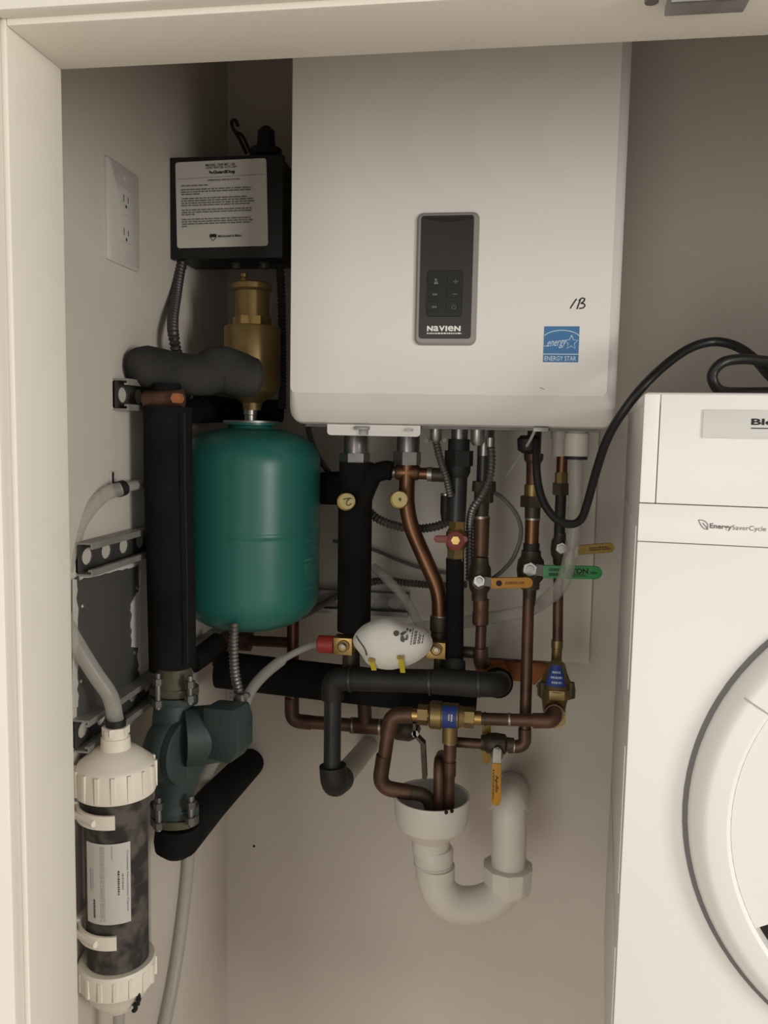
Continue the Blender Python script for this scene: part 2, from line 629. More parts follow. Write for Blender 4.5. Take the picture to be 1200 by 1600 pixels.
obj('cabinet', dbox(.0015, DWID - .0015, .014, DDEP, .004, DHEI), 'dryer_white', dryer, bevel=.003)
obj('top_panel', dbox(0, DWID, .004, DDEP, 0, .012), 'dryer_white', dryer, bevel=.004)
us = duw(1029, 700)[0]
w1_ = duw(1100, 790)[1]
w2_ = duw(1100, 851)[1]
obj('corner_post', dbox(0, us - .0006, 0, .016, .002, w1_ - .0006), 'dryer_white', dryer, bevel=.0012)
obj('control_fascia', dbox(us + .0002, DWID, .0004, .016, .002, w1_ - .0006), 'dryer_white', dryer, bevel=.0008)
obj('fascia_band', dbox(0, DWID, .0002, .016, w1_ + .0002, w2_ - .0004), 'dryer_white', dryer, bevel=.0008)
obj('front_panel', dbox(0, DWID, 0, .016, w2_ + .0002, DHEI), 'dryer_white', dryer, bevel=.0012)
obj('seam', dbox(.002, DWID - .002, .005, .015, .01, w2_ + .01), 'seam_grey', dryer)
# side panel pressings
pr = MB()
for w_a, w_b in ((.13, .30), (.36, .52), (.58, .74)):
    pr.box((D(.0014, .07, w_a) + D(.0014, .50, w_b)) / 2, DU * .0009, DV * .215, ZV * ((w_b - w_a) / 2))
obj('side_pressing', pr, 'dryer_white', dryer, bevel=.0004)
u0, wA = duw(1099, 640)
_, wB = duw(1099, 684)
dl = obj('detergent_plate', dbox(u0, u0 + .17, -.0012, .002, wA, wB), 'dryer_plate', dryer, bevel=.0006)
u1, wl = duw(1173, 667)
_, wt = duw(1173, 654)
f = quad_fn(D(u1, -.0016, wl), D(u1 + .060, -.0016, wl), D(u1, -.0016, wt))
mb = text(MB(), 'Blomberg', f, bold=.03)
mb.add([f(0, -.22), f(1, -.22), f(1, -.10), f(0, -.10)], [[0, 1, 2, 3]])
obj('maker_lettering', mb, 'print_black', dl, smooth=0)


def dq(px0, py0, px1, py1, pxt, pyt):
    return quad_fn(DP(px0, py0, .0004), DP(px1, py1, .0004), DP(pxt, pyt, .0004))


mb = text(MB(), 'Energy', dq(1109, 827.5, 1143.5, 830, 1109.3, 817.5), bold=.02)
text(mb, 'SaverCycle', dq(1144, 830, 1197, 832.5, 1144.3, 820.5), bold=-.004)
obj('cycle_lettering', mb, 'print_grey', dryer, smooth=0)
leaf = [DP(a, b, .0003) for a, b in ((1091.5, 812.5), (1098, 813), (1104.5, 817), (1106, 823), (1104, 827), (1099, 825), (1095, 820), (1091.5, 812.5))]
mb = MB().tube(catmull(leaf, 4), .0003, 5).tube([DP(1098, 817, .0003), DP(1103, 823, .0003), DP(1106.5, 828, .0003)], .0003, 5)
obj('leaf_logo', mb, 'print_grey', dryer)
# round door
DRAD = .240
ul, wc = duw(1066.5, 1250)
uc, wc = ul + DRAD, wc + .004


def dring(prof, a0=0, a1=360, n=96):
    m = MB()
    closed = (a1 - a0) == 360
    cnt = n if closed else n + 1
    loops = []
    for i in range(cnt):
        a = R(a0 + (a1 - a0) * i / n)
        loops.append([D(uc + math.cos(a) * r_, v_, wc - math.sin(a) * r_) for r_, v_ in prof])
    return m.loft(loops, closed=closed)


obj('door_gasket', dring([(DRAD, .004), (DRAD, -.002), (DRAD - .0052, -.002), (DRAD - .0052, .004)]), 'grey_gap', dryer)
door = obj('door', dring([(DRAD - .0047, .004), (DRAD - .0047, -.006), (DRAD - .009, -.014), (DRAD - .016, -.021), (DRAD - .021, -.0225), (DRAD * .85, -.024), (DRAD * .835, -.022), (DRAD * .825, -.012), (DRAD * .825, .004)]), 'dryer_white', dryer, smooth=30)
mb = MB()
disc = [(0.0005, -.010), (.05, -.010), (.12, -.008), (DRAD * .823, -.008), (DRAD * .823, .0), (.0005, .0)]
obj('door_glass', dring(disc), 'glass_black', door)
grip = [(DRAD * .50, -.012), (DRAD * .52, -.021), (DRAD * .60, -.0225), (DRAD * .833, -.0215), (DRAD * .833, -.006), (DRAD * .50, -.006)]
obj('door_grip', dring(grip, 149.8, 209.6, 30), 'dryer_white', door, smooth=30)
a = R(149.8)
mb = MB()
mb.tube([D(uc + math.cos(a) * DRAD * k_, -.0243 if k_ < .9 else -.0222, wc - math.sin(a) * DRAD * k_) for k_ in (.83, .88, .945)], .0005, 5)
obj('door_seam', mb, 'print_light', door)

# ------------------------------------------------------------------ plumbing helpers


def P(*q):
    """(px, py, Y) triples -> points"""
    return [W(*t) for t in q]


def tn(prof, seg=24, **k):
    """turned piece: prof = [(px, py, Y, radius px)]"""
    pts = [(W(a, b, c), S(r_, W(a, b, c))) for a, b, c, r_ in prof]
    return MB().turn(pts, seg, **k)


def vt(cx, Y, prof, seg=24, mb=None, cap0=True, cap1=True, phase=0.0):
    """upright turned piece: prof = [(py, radius px)], axis vertical through cx"""
    m = mb or MB()
    mid = sum(a for a, _ in prof) / len(prof)
    c = W(cx, mid, Y)
    k = S(1, c)
    pts = [(Vector((c.x, c.y, W(cx, py, Y).z)), r_ * k) for py, r_ in prof]
    return m.turn(pts, seg, cap0, cap1, phase)


def ht(cy, Y, prof, seg=24, mb=None, phase=0.0):
    """level turned piece along X: prof = [(px, radius px)]"""
    m = mb or MB()
    mid = sum(a for a, _ in prof) / len(prof)
    c = W(mid, cy, Y)
    k = S(1, c)
    pts = [(Vector((W(px, cy, Y).x, c.y, c.z)), r_ * k) for px, r_ in prof]
    return m.turn(pts, seg, phase=phase)


def ft(cx, cy, prof, seg=20, mb=None, phase=0.0):
    """turned piece facing the room: prof = [(Y, radius m)], axis along Y"""
    m = mb or MB()
    c = W(cx, cy, prof[0][0])
    return m.turn([(Vector((c.x, y, c.z)), r_) for y, r_ in prof], seg, phase=phase)


def pipe(pts, rpx, fil=0.0, seg=14, n=6, mb=None, smooth=False):
    m = mb or MB()
    q = P(*pts)
    rad = S(rpx, q[0])
    if smooth:
        q = catmull(q, n)
    elif fil:
        q = fillet(q, fil, n)
    return m.tube(q, rad, seg)


def flex(pts, rpx, pitch=.0042, seg=10, amp=.16):
    q = catmull(P(*pts), 14)
    q = resample(q, pitch / 4)
    r0 = S(rpx, q[0])
    rad = [r0 * (1 + amp * math.sin(i * math.pi / 2 + .3)) for i in range(len(q))]
    return MB().tube(q, rad, seg)


def bar(p0, p1, w, t, nrm, round_end=True):
    """flat lever from p0 to p1, width w, thickness t, face normal nrm"""
    ax = (p1 - p0).normalized()
    nrm = (nrm - ax * nrm.dot(ax)).normalized()
    sd = ax.cross(nrm)
    h = w / 2
    loop = [p0 - sd * h, p0 + sd * h]
    L = (p1 - p0).length
    if round_end:
        c = p1 - ax * h
        for k_ in range(7):
            a = R(90 - 180 * k_ / 6)
            loop.append(c + sd * (math.sin(a) * h) + ax * (math.cos(a) * h))
    else:
        loop += [p1 + sd * h, p1 - sd * h]
    return MB().prism([q - nrm * (t / 2) for q in loop], nrm * t)


def stem_nut(parent, cx, cy, Y, rpx, mat='steel'):
    p = W(cx, cy, Y)
    k = S(rpx, p)
    n = obj('stem_nut', ft(cx, cy, [(Y + .006, k), (Y - .002, k)], 6), mat, parent)
    obj('stem', ft(cx, cy, [(Y - .002, k * .55), (Y - .005, k * .5)], 16), 'nickel', parent)
    return n


# ------------------------------------------------------------------ boards and channel behind the pipes
a, b = W(577, 700, 1.458), W(926, 900, 1.458)
tag(obj('backing_board', MB().abox(a.x, b.x, 1.456, YW - .0005, W(860, 1033, 1.458).z, bz0 + .25), 'board_white', bevel=.001), 'flat white board fixed to the rear wall behind the pipes', 'board')


def channel(name, label, p0, L, axis, face, up, holes=True, w=.041, d=.022, lip=.008, mat='galv_dark', lipmat='galv_lit'):
    """slotted metal channel: axis = run, face = open side, up = across"""
    t = thing(name, label, 'channel', p0)
    th = .0024
    h = w / 2
    # back with slots
    m = MB()
    cell = .046
    n = max(1, int(L / cell))
    cell = L / n
    for i in range(n):
        c = p0 + axis * (cell * (i + .5))
        K = 16
        out, inn = [], []
        for k_ in range(K):
            a_ = 2 * math.pi * k_ / K + math.pi / K
            ca, sa = math.cos(a_), math.sin(a_)
            s_ = min(cell / 2 / max(abs(ca), 1e-6), h / max(abs(sa), 1e-6))
            out.append(c + axis * (ca * s_) + up * (sa * s_))
            inn.append(c + axis * (ca * .0135) + up * (sa * .0105))
        vv = [q for l in (out, inn) for q in l] + [q + face * th for l in (out, inn) for q in l]
        fs_ = []
        for k_ in range(K):
            j = (k_ + 1) % K
            fs_ += [[k_, j, K + j, K + k_], [2 * K + k_, 2 * K + j, 3 * K + j, 3 * K + k_], [K + k_, K + j, 3 * K + j, 3 * K + k_]]
        m.add(vv, fs_)
    obj('slotted_back', m, mat, t, smooth=0)
    for s_ in (-1, 1):
        m = MB()
        prof = [(0, h), (d, h), (d, h - lip), (d - .006, h - lip), (d - .006, h - lip + th), (d - th, h - lip + th), (d - th, h - th), (0, h - th)]
        loop = [p0 + face * a_ + up * (s_ * b_) for a_, b_ in prof]
        obj('lip', m.prism(loop, axis * L), lipmat, t, smooth=0)
    return t


p = WX(176, 616, XL)
channel('strut_channel', 'galvanized channel end under the fat black elbow on the left wall', Vector((XL, p.y, p.z)), YW - p.y - .002, YV, XV, ZV)
p = WX(118, 874, XL)
channel('strut_channel', 'slotted galvanized channel with oval holes just above the grey plate', Vector((XL, p.y, p.z)), YW - p.y - .002, YV, XV, ZV)
p = WX(113, 1150, XL)
channel('strut_channel', 'galvanized channel running behind the clear hose, below the grey plate', Vector((XL, p.y, p.z)), YW - p.y - .002, YV, XV, ZV)
a, b = W(466, 932, YW - .001), W(641, 935, YW - .001)
channel('strut_channel', 'galvanized channel on the rear wall behind the respirator', Vector((a.x, YW - .0145, a.z)), (b.x - a.x), XV, -YV, ZV, d=.02, mat='galv', lipmat='galv')

# grey patch plate with torn wallboard round it, on the left wall
pl = thing('patch_plate', 'grey metal patch plate screwed over a hole in the left wall', 'plate', WX(165, 1080, XL))


def wl(px, py, off=.0):
    q = WX(px, py, XL)
    return Vector((XL + off, q.y, q.z))


q0, q1 = wl(116, 900), wl(214, 880)
zt, zb = wl(165, 886).z, wl(165, 1092).z
obj('plate', MB().abox(XL + .0002, XL + .0025, q0.y, q1.y, zb, zt), 'plate_grey', pl, bevel=.0008)
for a_, b_ in ((125, 947), (211, 917), (207, 1019), (123, 1064)):
    c = wl(a_, b_, .002)
    obj('screw', MB().turn([(c, .0042), (c + XV * .002, .0040), (c + XV * .0036, .0022)], 10), 'steel', pl)


def torn(pts0, pts1, n, seed, name='torn_edge', par=pl):
    """ragged strip between two px polylines on the left wall"""
    rnd = random.Random(seed)
    A, B = [], []
    for i in range(n + 1):
        t = i / n
        a_ = (pts0[0][0] + (pts0[1][0] - pts0[0][0]) * t, pts0[0][1] + (pts0[1][1] - pts0[0][1]) * t)
        b_ = (pts1[0][0] + (pts1[1][0] - pts1[0][0]) * t, pts1[0][1] + (pts1[1][1] - pts1[0][1]) * t)
        A.append(wl(a_[0] + rnd.uniform(-1.6, 1.6), a_[1] + rnd.uniform(-2, 2), .0026))
        B.append(wl(b_[0], b_[1], .0026))
    m = MB()
    lo = [[q, r_, r_ + XV * .0022, q + XV * .0014] for q, r_ in zip(A, B)]
    m.loft(lo)
    return obj(name, m, 'torn_paper', par, smooth=0)


torn(((116, 905), (117, 1105)), ((110, 905), (110, 1105)), 22, 3)
torn(((202, 945), (202, 1012)), ((211, 925), (212, 1012)), 14, 4)
torn(((120, 905), (212, 884)), ((120, 899), (212, 878)), 14, 6)
torn(((212.5, 930), (213, 1045)), ((216, 890), (215, 1050)), 16, 5)

# outlet on the left wall
ot = thing('wall_outlet', 'white wall outlet with two sockets high on the left wall', 'outlet', wl(188, 410))
y0, y1 = wl(163, 320).y, wl(213, 340).y
z1, z0 = wl(163, 242).z, wl(163, 404).z
mb = MB()
loops = []
for o_, i_ in ((0, 0), (.003, 0), (.0055, .003)):
    loops.append([Vector((XL + o_, y, z)) for y, z in rrect(y0 + i_, y1 - i_, z0 + i_, z1 - i_, .004, 4)])
obj('cover_plate', mb.loft(loops), 'outlet_white', ot)
ym, zm = (y0 + y1) / 2, (z0 + z1) / 2
dv = obj('receptacle', MB().abox(XL + .005, XL + .0072, ym - .0165, ym + .0165, zm - .0335, zm + .0335), 'outlet_white', ot, bevel=.0008)
obj('test_button', MB().abox(XL + .007, XL + .0082, ym - .007, ym + .007, zm - .007, zm - .001), 'outlet_white', dv, bevel=.0004)
obj('test_button', MB().abox(XL + .007, XL + .0082, ym - .007, ym + .007, zm + .001, zm + .007), 'outlet_white', dv, bevel=.0004)
for s_ in (-1, 1):
    zz = zm + s_ * .021
    m = MB().abox(XL + .007, XL + .0075, ym - .0075, ym - .006, zz - .0045, zz + .0045)
    m.abox(XL + .007, XL + .0075, ym + .005, ym + .0065, zz - .0035, zz + .0035)
    m.abox(XL + .007, XL + .0075, ym - .002, ym + .002, zz - .011, zz - .0075)
    obj('socket_slots', m, 'outlet_slot', dv, smooth=0)
for s_ in (-1, 1):
    c = Vector((XL + .0055, ym, zm + s_ * .048))
    obj('screw', MB().turn([(c, .003), (c + XV * .0012, .0026)], 10), 'outlet_white', ot)

# ------------------------------------------------------------------ low-water control box
GY = 1.215
gx0, gx1 = W(263, 320, GY).x, W(442, 320, GY).x
gz1, gz0 = W(350, 243, GY).z, W(350, 404, GY).z
box = thing('control_box', 'black control box with a white printed label, left of the boiler', 'control box', Vector(((gx0 + gx1) / 2, GY + .05, gz0)))
obj('housing', MB().abox(gx0 + .003, gx1 - .003, GY + .012, GY + .10, gz0 + .003, gz1 - .003), 'box_black', box, bevel=.003)
obj('mounting_arm', MB().abox((gx0 + gx1) / 2 - .02, (gx0 + gx1) / 2 + .02, GY + .10, YW - .0005, gz0 + .05, gz1 - .03), 'box_black', box)
obj('cover', MB().abox(gx0, gx1, GY, GY + .014, gz0, gz1), 'box_black', box, bevel=.003)
lab = [(274, 254), (416, 247), (419, 384), (277, 388)]
L4 = [W(a_, b_, GY - .0006) for a_, b_ in lab]


def lf(u, v):
    top_ = L4[0] + (L4[1] - L4[0]) * u
    bot = L4[3] + (L4[2] - L4[3]) * u
    return bot + (top_ - bot) * v - YV * .0003


loop = [lf(a_, b_) for a_, b_ in rrect(0, 1, 0, 1, .03, 3)]
gl = obj('label', MB().prism([q + YV * .0008 for q in loop], -YV * .0008), 'label_paper', box)
mb = MB()
k3 = lambda u0, v0, u1, v1: (lambda u, v: lf(u0 + (u1 - u0) * u, v0 + (v1 - v0) * v) - YV * .0009)
text(mb, 'GuardDog', k3(.42, .835, .66, .885), bold=.04)
mb.add([k3(.375, .845, .415, .885)(a_, b_) for a_, b_ in ((0, .9), (.25, 1), (.4, .7), (1, .5), (1, 0), (.8, 0), (.7, .25), (.4, .3), (.3, .0), (.15, .4))], [list(range(10))])
text(mb, 'MODEL 750P-MT-120', k3(.34, .935, .66, .962), bold=.01)
text(mb, 'LOW WATER CUT-OFF', k3(.34, .905, .68, .93), bold=.01)
text(mb, 'McDonnell & Miller', k3(.46, .112, .72, .14), bold=.02)
text(mb, 'OPERATING INSTRUCTIONS', k3(.355, .765, .71, .785), bold=.01)
sh = [lf(.37 + .07 * a_, .075 + .075 * b_) - YV * .0009 for a_, b_ in ((0, .95), (.0, .55), (.5, 0), (1, .55), (1, .95), (.8, 1), (.2, 1), (0, .95))]
mb.tube(sh, .0004, 5)
mb.add([lf(.375 + .06 * a_, .115 + .035 * b_) - YV * .0009 for a_, b_ in ((0, 0), (1, 0), (1, 1), (0, 1))], [[0, 1, 2, 3]])
obj('bold_print', mb, 'print_black', gl, smooth=0)
mb = MB()
rows = [(.715, .06, .36)] + [(.67, .06, .83), (.643, .06, .84), (.616, .06, .27)] + [(.567, .07, .78), (.54, .06, .86), (.513, .06, .87), (.486, .06, .82)] + [(.433, .06, .83), (.406, .06, .83), (.38, .06, .22)] + [(.325, .06, .82), (.298, .06, .84), (.271, .06, .82), (.244, .06, .12)]
dashes(mb, lambda u, v: lf(u, v) - YV * .0009, [(r_, r_ + .014, a_, b_) for r_, a_, b_ in rows], 11, .010)
mb.add([lf(0.01, .80) - YV * .0009, lf(.99, .815) - YV * .0009, lf(.99, .819) - YV * .0009, lf(.01, .804) - YV * .0009], [[0, 1, 2, 3]])
obj('fine_print', mb, 'wire_grey', gl, smooth=0)
for a_, b_ in ((285, 408), (370, 409), (413, 410)):
    obj('cable_connector', vt(a_, GY + .05, [(400, 9), (412, 9), (413, 6.5), (420, 6.5)], 12), 'galv_dark', box)
# sprung hook and small relay on top of the box
obj('top_relay', vt(416, GY + .09, [(245, 25), (234, 25), (233, 15), (205, 13), (198, 6)], 16), 'box_black', box)
mb = MB().tube(catmull([W(a_, b_, GY + .12) for a_, b_ in ((385, 240), (373, 215), (364, 200), (362, 190), (368, 188), (372, 197))], 5), .0028, 8)
mb.tube(catmull([W(a_, b_, GY + .12) for a_, b_ in ((392, 240), (380, 214), (370, 206))], 5), .0024, 8)
obj('lead_wire', mb, 'rubber_black', box)

tag(obj('armored_cable', flex([(283, 412, GY + .03), (276, 455, GY + .0), (270, 500, GY - .05), (272, 530, GY - .07), (278, 560, GY - .06)], 7.5, .0065), 'armor_dark'),
    'dark armored cable hanging from the left underside of the control box', 'cable')
tag(obj('armored_cable', flex([(437, 412, GY + .06), (440, 470, GY + .07), (441, 560, GY + .08), (441, 640, GY + .09)], 6.5, .006), 'armor_dark'),
    'dark armored cable squeezed against the left side of the boiler', 'cable')

# ------------------------------------------------------------------ brass air eliminator and teal tank
TY = 1.215
av = thing('air_eliminator', 'brass air eliminator above the teal tank', 'air vent', W(396, 640, TY))
obj('body', vt(394, TY, [(510, 38), (511, 42), (514, 43.5), (604, 43.5), (614, 38), (622, 26), (630, 16), (641, 14)], 32), 'brass_dull', av)
obj('hex_collar', vt(394, TY, [(496, 30), (509, 30)], 6, phase=.3), 'brass', av, smooth=0)
obj('upper_chamber', vt(394, TY, [(455, 27), (497, 26.5), (512, 26)], 32), 'brass_dull', av)
obj('vent_cap', vt(394, TY, [(443, 29), (445, 31.5), (453, 31.5), (457, 27)], 32), 'brass_dull', av)
obj('bleed_screw', vt(381, TY, [(428, 5.5), (433, 5.5), (434, 4), (444, 5)], 12), 'brass', av)

tank = thing('expansion_tank', 'teal painted expansion tank hanging below the brass air eliminator', 'tank', W(391, 981, TY))
prof = [(669, 30), (671, 48), (674, 62), (681, 82), (692, 97), (706, 105), (716, 107.6), (726, 108.4), (734, 108.5), (819, 108.5), (822, 108.6), (824, 109.6), (828, 109.6), (830, 108.6), (833, 108.5), (918, 108.5), (926, 108.2), (934, 107), (942, 104), (956, 93), (968, 74), (976, 50), (979, 25), (980, 2)]
obj('shell', vt(391, TY, prof, 64), 'tank_teal', tank, smooth=50)
obj('top_flange', vt(392, TY, [(659, 30), (660, 42), (664, 42), (665, 33), (672, 36)], 32), 'tank_teal', tank)
obj('flange_plate', vt(392, TY, [(657, 26), (657.5, 43), (660.5, 43), (661, 30)], 32), 'galv', tank)
obj('nipple', vt(391, TY, [(640, 11), (648, 11), (649, 9.5), (660, 9.5)], 20), 'steel', tank)
cc = W(391, 825, TY)
rad = S(108.5, W(391, 825, TY)) + .0004


def tank_fn(px0, px1, py0, py1):
    def g(u, v):
        px, py = px0 + (px1 - px0) * u, py1 + (py0 - py1) * v
        x = max(-.985, min(.985, (px - 391) / 108.5))
        a_ = math.asin(x) + math.atan2(-cc.x, cc.y)
        return Vector((cc.x + rad * math.sin(a_), cc.y - rad * math.cos(a_), W(391, py, TY - .06).z))
    return g


mb = dashes(MB(), tank_fn(471, 496, 843, 925), [(.96, .975, .05, .55), (.80, .815, .5, 1), (.77, .785, .5, .95), (.595, .63, 0, .5), (.51, .53, 0, .36)] +
            [(.47 - .035 * i, .475 - .035 * i + .007, .0 + (.15 if i > 4 else 0), .95) for i in range(9)] + [(.04, .055, 0, .8)], 3, .03)
obj('printed_notes', mb, 'tank_print', tank, smooth=0)

# ------------------------------------------------------------------ black insulated pipes on the left
RY = 1.07
fe = thing('insulated_elbow', 'fat dusty black foam elbow across the front of the brass air eliminator', 'insulated pipe', W(300, 620, 1.1))
q = P((200, 573, RY), (208, 573, RY), (228, 573, RY), (275, 581, RY + .015), (315, 586, RY + .03), (345, 577, RY + .045), (380, 587, RY + .06), (402, 590, RY + .067), (411, 591, RY + .07))
k = S(1, q[2])
rr0 = [10, 24, 33, 31, 33, 37, 36, 30, 12]
rad = [k * (rr0[i_ // 6] + (rr0[min(8, i_ // 6 + 1)] - rr0[i_ // 6]) * (i_ % 6) / 6) for i_ in range(49)]
mb = MB().tube(catmull(q, 6), rad, 20)
fo = obj('foam_sleeve', mb, 'foam_dusty', fe)
rs = thing('insulated_riser', 'wide black foam riser pipe between the left wall and the teal tank', 'insulated pipe', W(268, 1045, RY))
mb = MB().tube(P((262, 636, RY), (263, 760, RY), (267, 900, RY), (270, 1044, RY)), S(37, W(265, 840, RY)), 22)
obj('foam_sleeve', mb, 'foam_black', rs)
obj('sleeve_seam', MB().tube(P((288, 645, RY - .03), (289, 760, RY - .03), (292, 900, RY - .03), (293, 1042, RY - .03)), .0012, 6), 'rubber_black', rs)
obj('pipe_core', MB().tube(P((261, 600, RY), (262, 640, RY)), S(23, W(262, 620, RY)), 18), 'foam_black', rs)
cl = thing('pipe_clamp', 'orange-brown pipe clamp in the channel under the foam elbow', 'clamp', W(255, 640, RY))
obj('copper_band', MB().tube(P((228, 624, RY - .012), (250, 624, RY - .014), (286, 622, RY - .012)), S(14, W(250, 620, RY)), 14), 'copper_old', cl)
obj('clamp_bolt', ft(274, 622, [(RY - .034, .007), (RY - .02, .007)], 6), 'foam_orange', cl)
# dark tube standing in for the shade above the tank
tag(obj('insulated_pipe', MB().tube(P((302, 642, 1.23), (345, 642, 1.33), (440, 642, 1.38)), S(20, W(345, 640, 1.2)), 16), 'foam_black'),
    'short dark tube standing in for the shade just above the teal tank', 'insulated pipe')

# ------------------------------------------------------------------ circulator pump
PY = 1.055
pu = thing('circulator_pump', 'dark green circulator pump below the foam riser', 'pump', W(275, 1292, PY))
obj('flange_neck', vt(272, PY, [(1042, 26), (1048, 28), (1072, 29), (1078, 33)], 24), 'flange_olive', pu)


def oval_flange(py0, py1, cx, mat, name):
    c = W(cx, (py0 + py1) / 2, PY)
    k_ = S(1, c)
    za, zb_ = W(cx, py0, PY).z, W(cx, py1, PY).z
    loop = []
    for i in range(28):
        a_ = 2 * math.pi * i / 28
        loop.append(Vector((c.x + math.cos(a_) * 39 * k_, c.y + math.sin(a_) * 30 * k_, zb_)))
    return obj(name, MB().prism(loop, ZV * (za - zb_)), mat, pu, bevel=.001)


oval_flange(1071, 1083, 272, 'flange_olive', 'upper_flange')
oval_flange(1085, 1097, 271, 'pump_green', 'upper_flange')
oval_flange(1256, 1270, 272, 'pump_green', 'lower_flange')
oval_flange(1272, 1284, 272, 'flange_olive', 'lower_flange')
for bx_, t0, t1 in ((247, 1052, 1108), (297, 1056, 1100), (248, 1246, 1298), (298, 1244, 1290)):
    bo = obj('bolt', vt(bx_, PY - .028, [(t0, 4.5), (t1, 4.5)], 10), 'galv', pu)
    obj('nut', vt(bx_, PY - .028, [(t0 + 8, 8), (t0 + 18, 8)], 6), 'galv_dark', bo, smooth=0)
    obj('nut', vt(bx_, PY - .028, [(t1 - 14, 8.5), (t1 - 4, 8.5)], 6), 'galv_dark', bo, smooth=0)
mb = MB().tube(P((271, 1092, PY), (272, 1120, PY), (273, 1165, PY), (275, 1215, PY), (273, 1240, PY), (272, 1260, PY)), [S(t, W(272, 1165, PY)) for t in (29, 33, 38, 36, 30, 33)], 24)
obj('volute_neck', mb, 'pump_green', pu)
ax = Vector((.90, -.30, 0)).normalized()      # motor axis, to the right and slightly to the room
c0 = W(262, 1165, PY)
k = S(1, c0)
obj('volute', MB().turn([(c0 + ax * (t * k), r_ * k) for t, r_ in ((-20, 20), (-16, 36), (-6, 50), (12, 56), (26, 55), (32, 50))], 36), 'pump_green', pu)
obj('motor_flange', MB().turn([(c0 + ax * (t * k), r_ * k) for t, r_ in ((32, 47), (33, 53), (44, 53), (46, 48))], 36), 'pump_green', pu)
ax2 = Vector((.86, .5, 0)).normalized()
mcen = c0 + ax * (40 * k) + ZV * (10 * k)
obj('motor', MB().turn([(mcen + ax2 * (t * k) + ZV * (12 * k), r_ * k) for t, r_ in ((-6, 44), (20, 45), (52, 44), (60, 38))], 36), 'pump_green', pu)
cb = W(354, 1142, PY - .02)
bu = Vector((.93, -.2, 0)).normalized()
bvv = Vector((.2, .93, 0)).normalized()
mb = MB()
kk = S(1, cb)
lp = [(-31, -42), (16, -44), (31, -22), (31, 22), (24, 42), (-31, 38)]
mb.prism([cb + bu * (a_ * kk) + ZV * (b_ * kk) - bvv * (18 * kk) for a_, b_ in lp], bvv * (46 * kk))
obj('terminal_box', mb, 'pump_green', pu, bevel=.0022)
obj('lettering_dab', MB().tube([c0 + ax * (8 * k) - YV * (50 * k) - ax * (6 * k) + ZV * (t * k) + XV * (e * k) for t, e in ((10, -2), (4, 2), (0, -1), (-6, 2), (-11, -1))], .0008, 6), 'print_white', pu)
cn = obj('conduit_clamp', vt(375, PY + .02, [(1083, 11), (1100, 11), (1102, 13), (1108, 13)], 14), 'nickel', pu)
for s_ in (-1, 1):
    p = W(375 + 12 * s_, 1086, PY + .005)
    obj('screw', MB().turn([(p, .0045), (p - YV * .006, .004)], 8), 'steel', cn)
tag(obj('armored_cable', flex([(366, 975, PY + .06), (365, 1010, PY + .05), (367, 1050, PY + .035), (374, 1086, PY + .02)], 7.0, .0055), 'steel'),
    'shiny armored cable from under the teal tank down to the pump', 'cable')
# foam elbow and pipe from the pump to the rear wall
el = thing('insulated_pipe', 'black foam pipe slanting from beneath the pump up to the rear wall', 'insulated pipe', W(277, 1350, 1.06))
q = P((277, 1288, 1.06), (276, 1312, 1.06))
obj('foam_elbow', MB().tube([q[0], q[1], q[1] - ZV * .012, q[1] - ZV * .022], [S(t, q[0]) for t in (33, 35, 33, 20)], 22), 'foam_black', el)
mb = MB().tube(P((282, 1312, 1.07), (330, 1255, 1.2), (390, 1192, YW - .003)), S(30, W(282, 1312, 1.07)), 20)
obj('foam_sleeve', mb, 'foam_black', el)

# ------------------------------------------------------------------ condensate hose and neutralizer on the left
NY = .925
hs = thing('clear_hose', 'clear vinyl hose looping on the left wall into the neutralizer canister', 'hose', W(180, 1135, NY))
q = P((188, 764, 1.0), (165, 772, .985), (140, 795, .96), (120, 828, .94), (104, 880, .92), (98, 930, .915), (104, 975, .91), (122, 1010, .91), (150, 1055, .915), (172, 1088, .92), (181, 1126, NY))
obj('tubing', MB().tube(catmull(q, 8), [S(11, q[0])] * 25 + [S(12, q[0])] * 56, 16), 'vinyl_clear', hs)
obj('hose_clamp', MB().tube(P((184, 765, 1.0), (193, 762, 1.01)), S(12.5, q[0]), 16), 'rubber_black', hs)
dp = thing('drain_pipe', 'grey drain pipe stub on the left wall feeding the clear hose', 'pipe', W(210, 765, 1.03))
obj('stub', MB().tube(P((190, 763, 1.003), (212, 758, 1.06), (242, 755, 1.125)), S(8, W(210, 760, 1.02)), 14), 'wire_white', dp)
obj('pipe_strap', MB().box(wl(173, 750, .003), XV * .003, YV * .006, ZV * .011), 'outlet_white', dp, bevel=.001)
obj('strap_slot', MB().box(wl(170, 746, .006), XV * .0006, YV * .0016, ZV * .007), 'hole_dark', dp)
nz = thing('neutralizer_canister', 'clear canister of grey stones with white screw caps at lower left', 'canister', W(183, 1585, NY))
obj('media', vt(183, NY, [(1240, 47), (1505, 47)], 32), 'stones', nz)
obj('clear_body', vt(183, NY, [(1225, 51), (1515, 51)], 40, cap0=False, cap1=False), 'cartridge_clear', nz)
top_cap = obj('top_cap', vt(181, NY, [(1138, 19), (1150, 19.5), (1151, 22), (1168, 23), (1170, 33), (1180, 46), (1186, 53), (1189, 57), (1194, 59.5), (1230, 61.5), (1234, 60), (1234, 52)], 48), 'plastic_cream', nz, smooth=30)
low_cap = obj('bottom_cap', vt(184, NY, [(1494, 50), (1494, 56), (1498, 58), (1530, 56), (1533, 52), (1548, 44), (1560, 34), (1572, 22), (1574, 14)], 48), 'plastic_cream', nz, smooth=30)
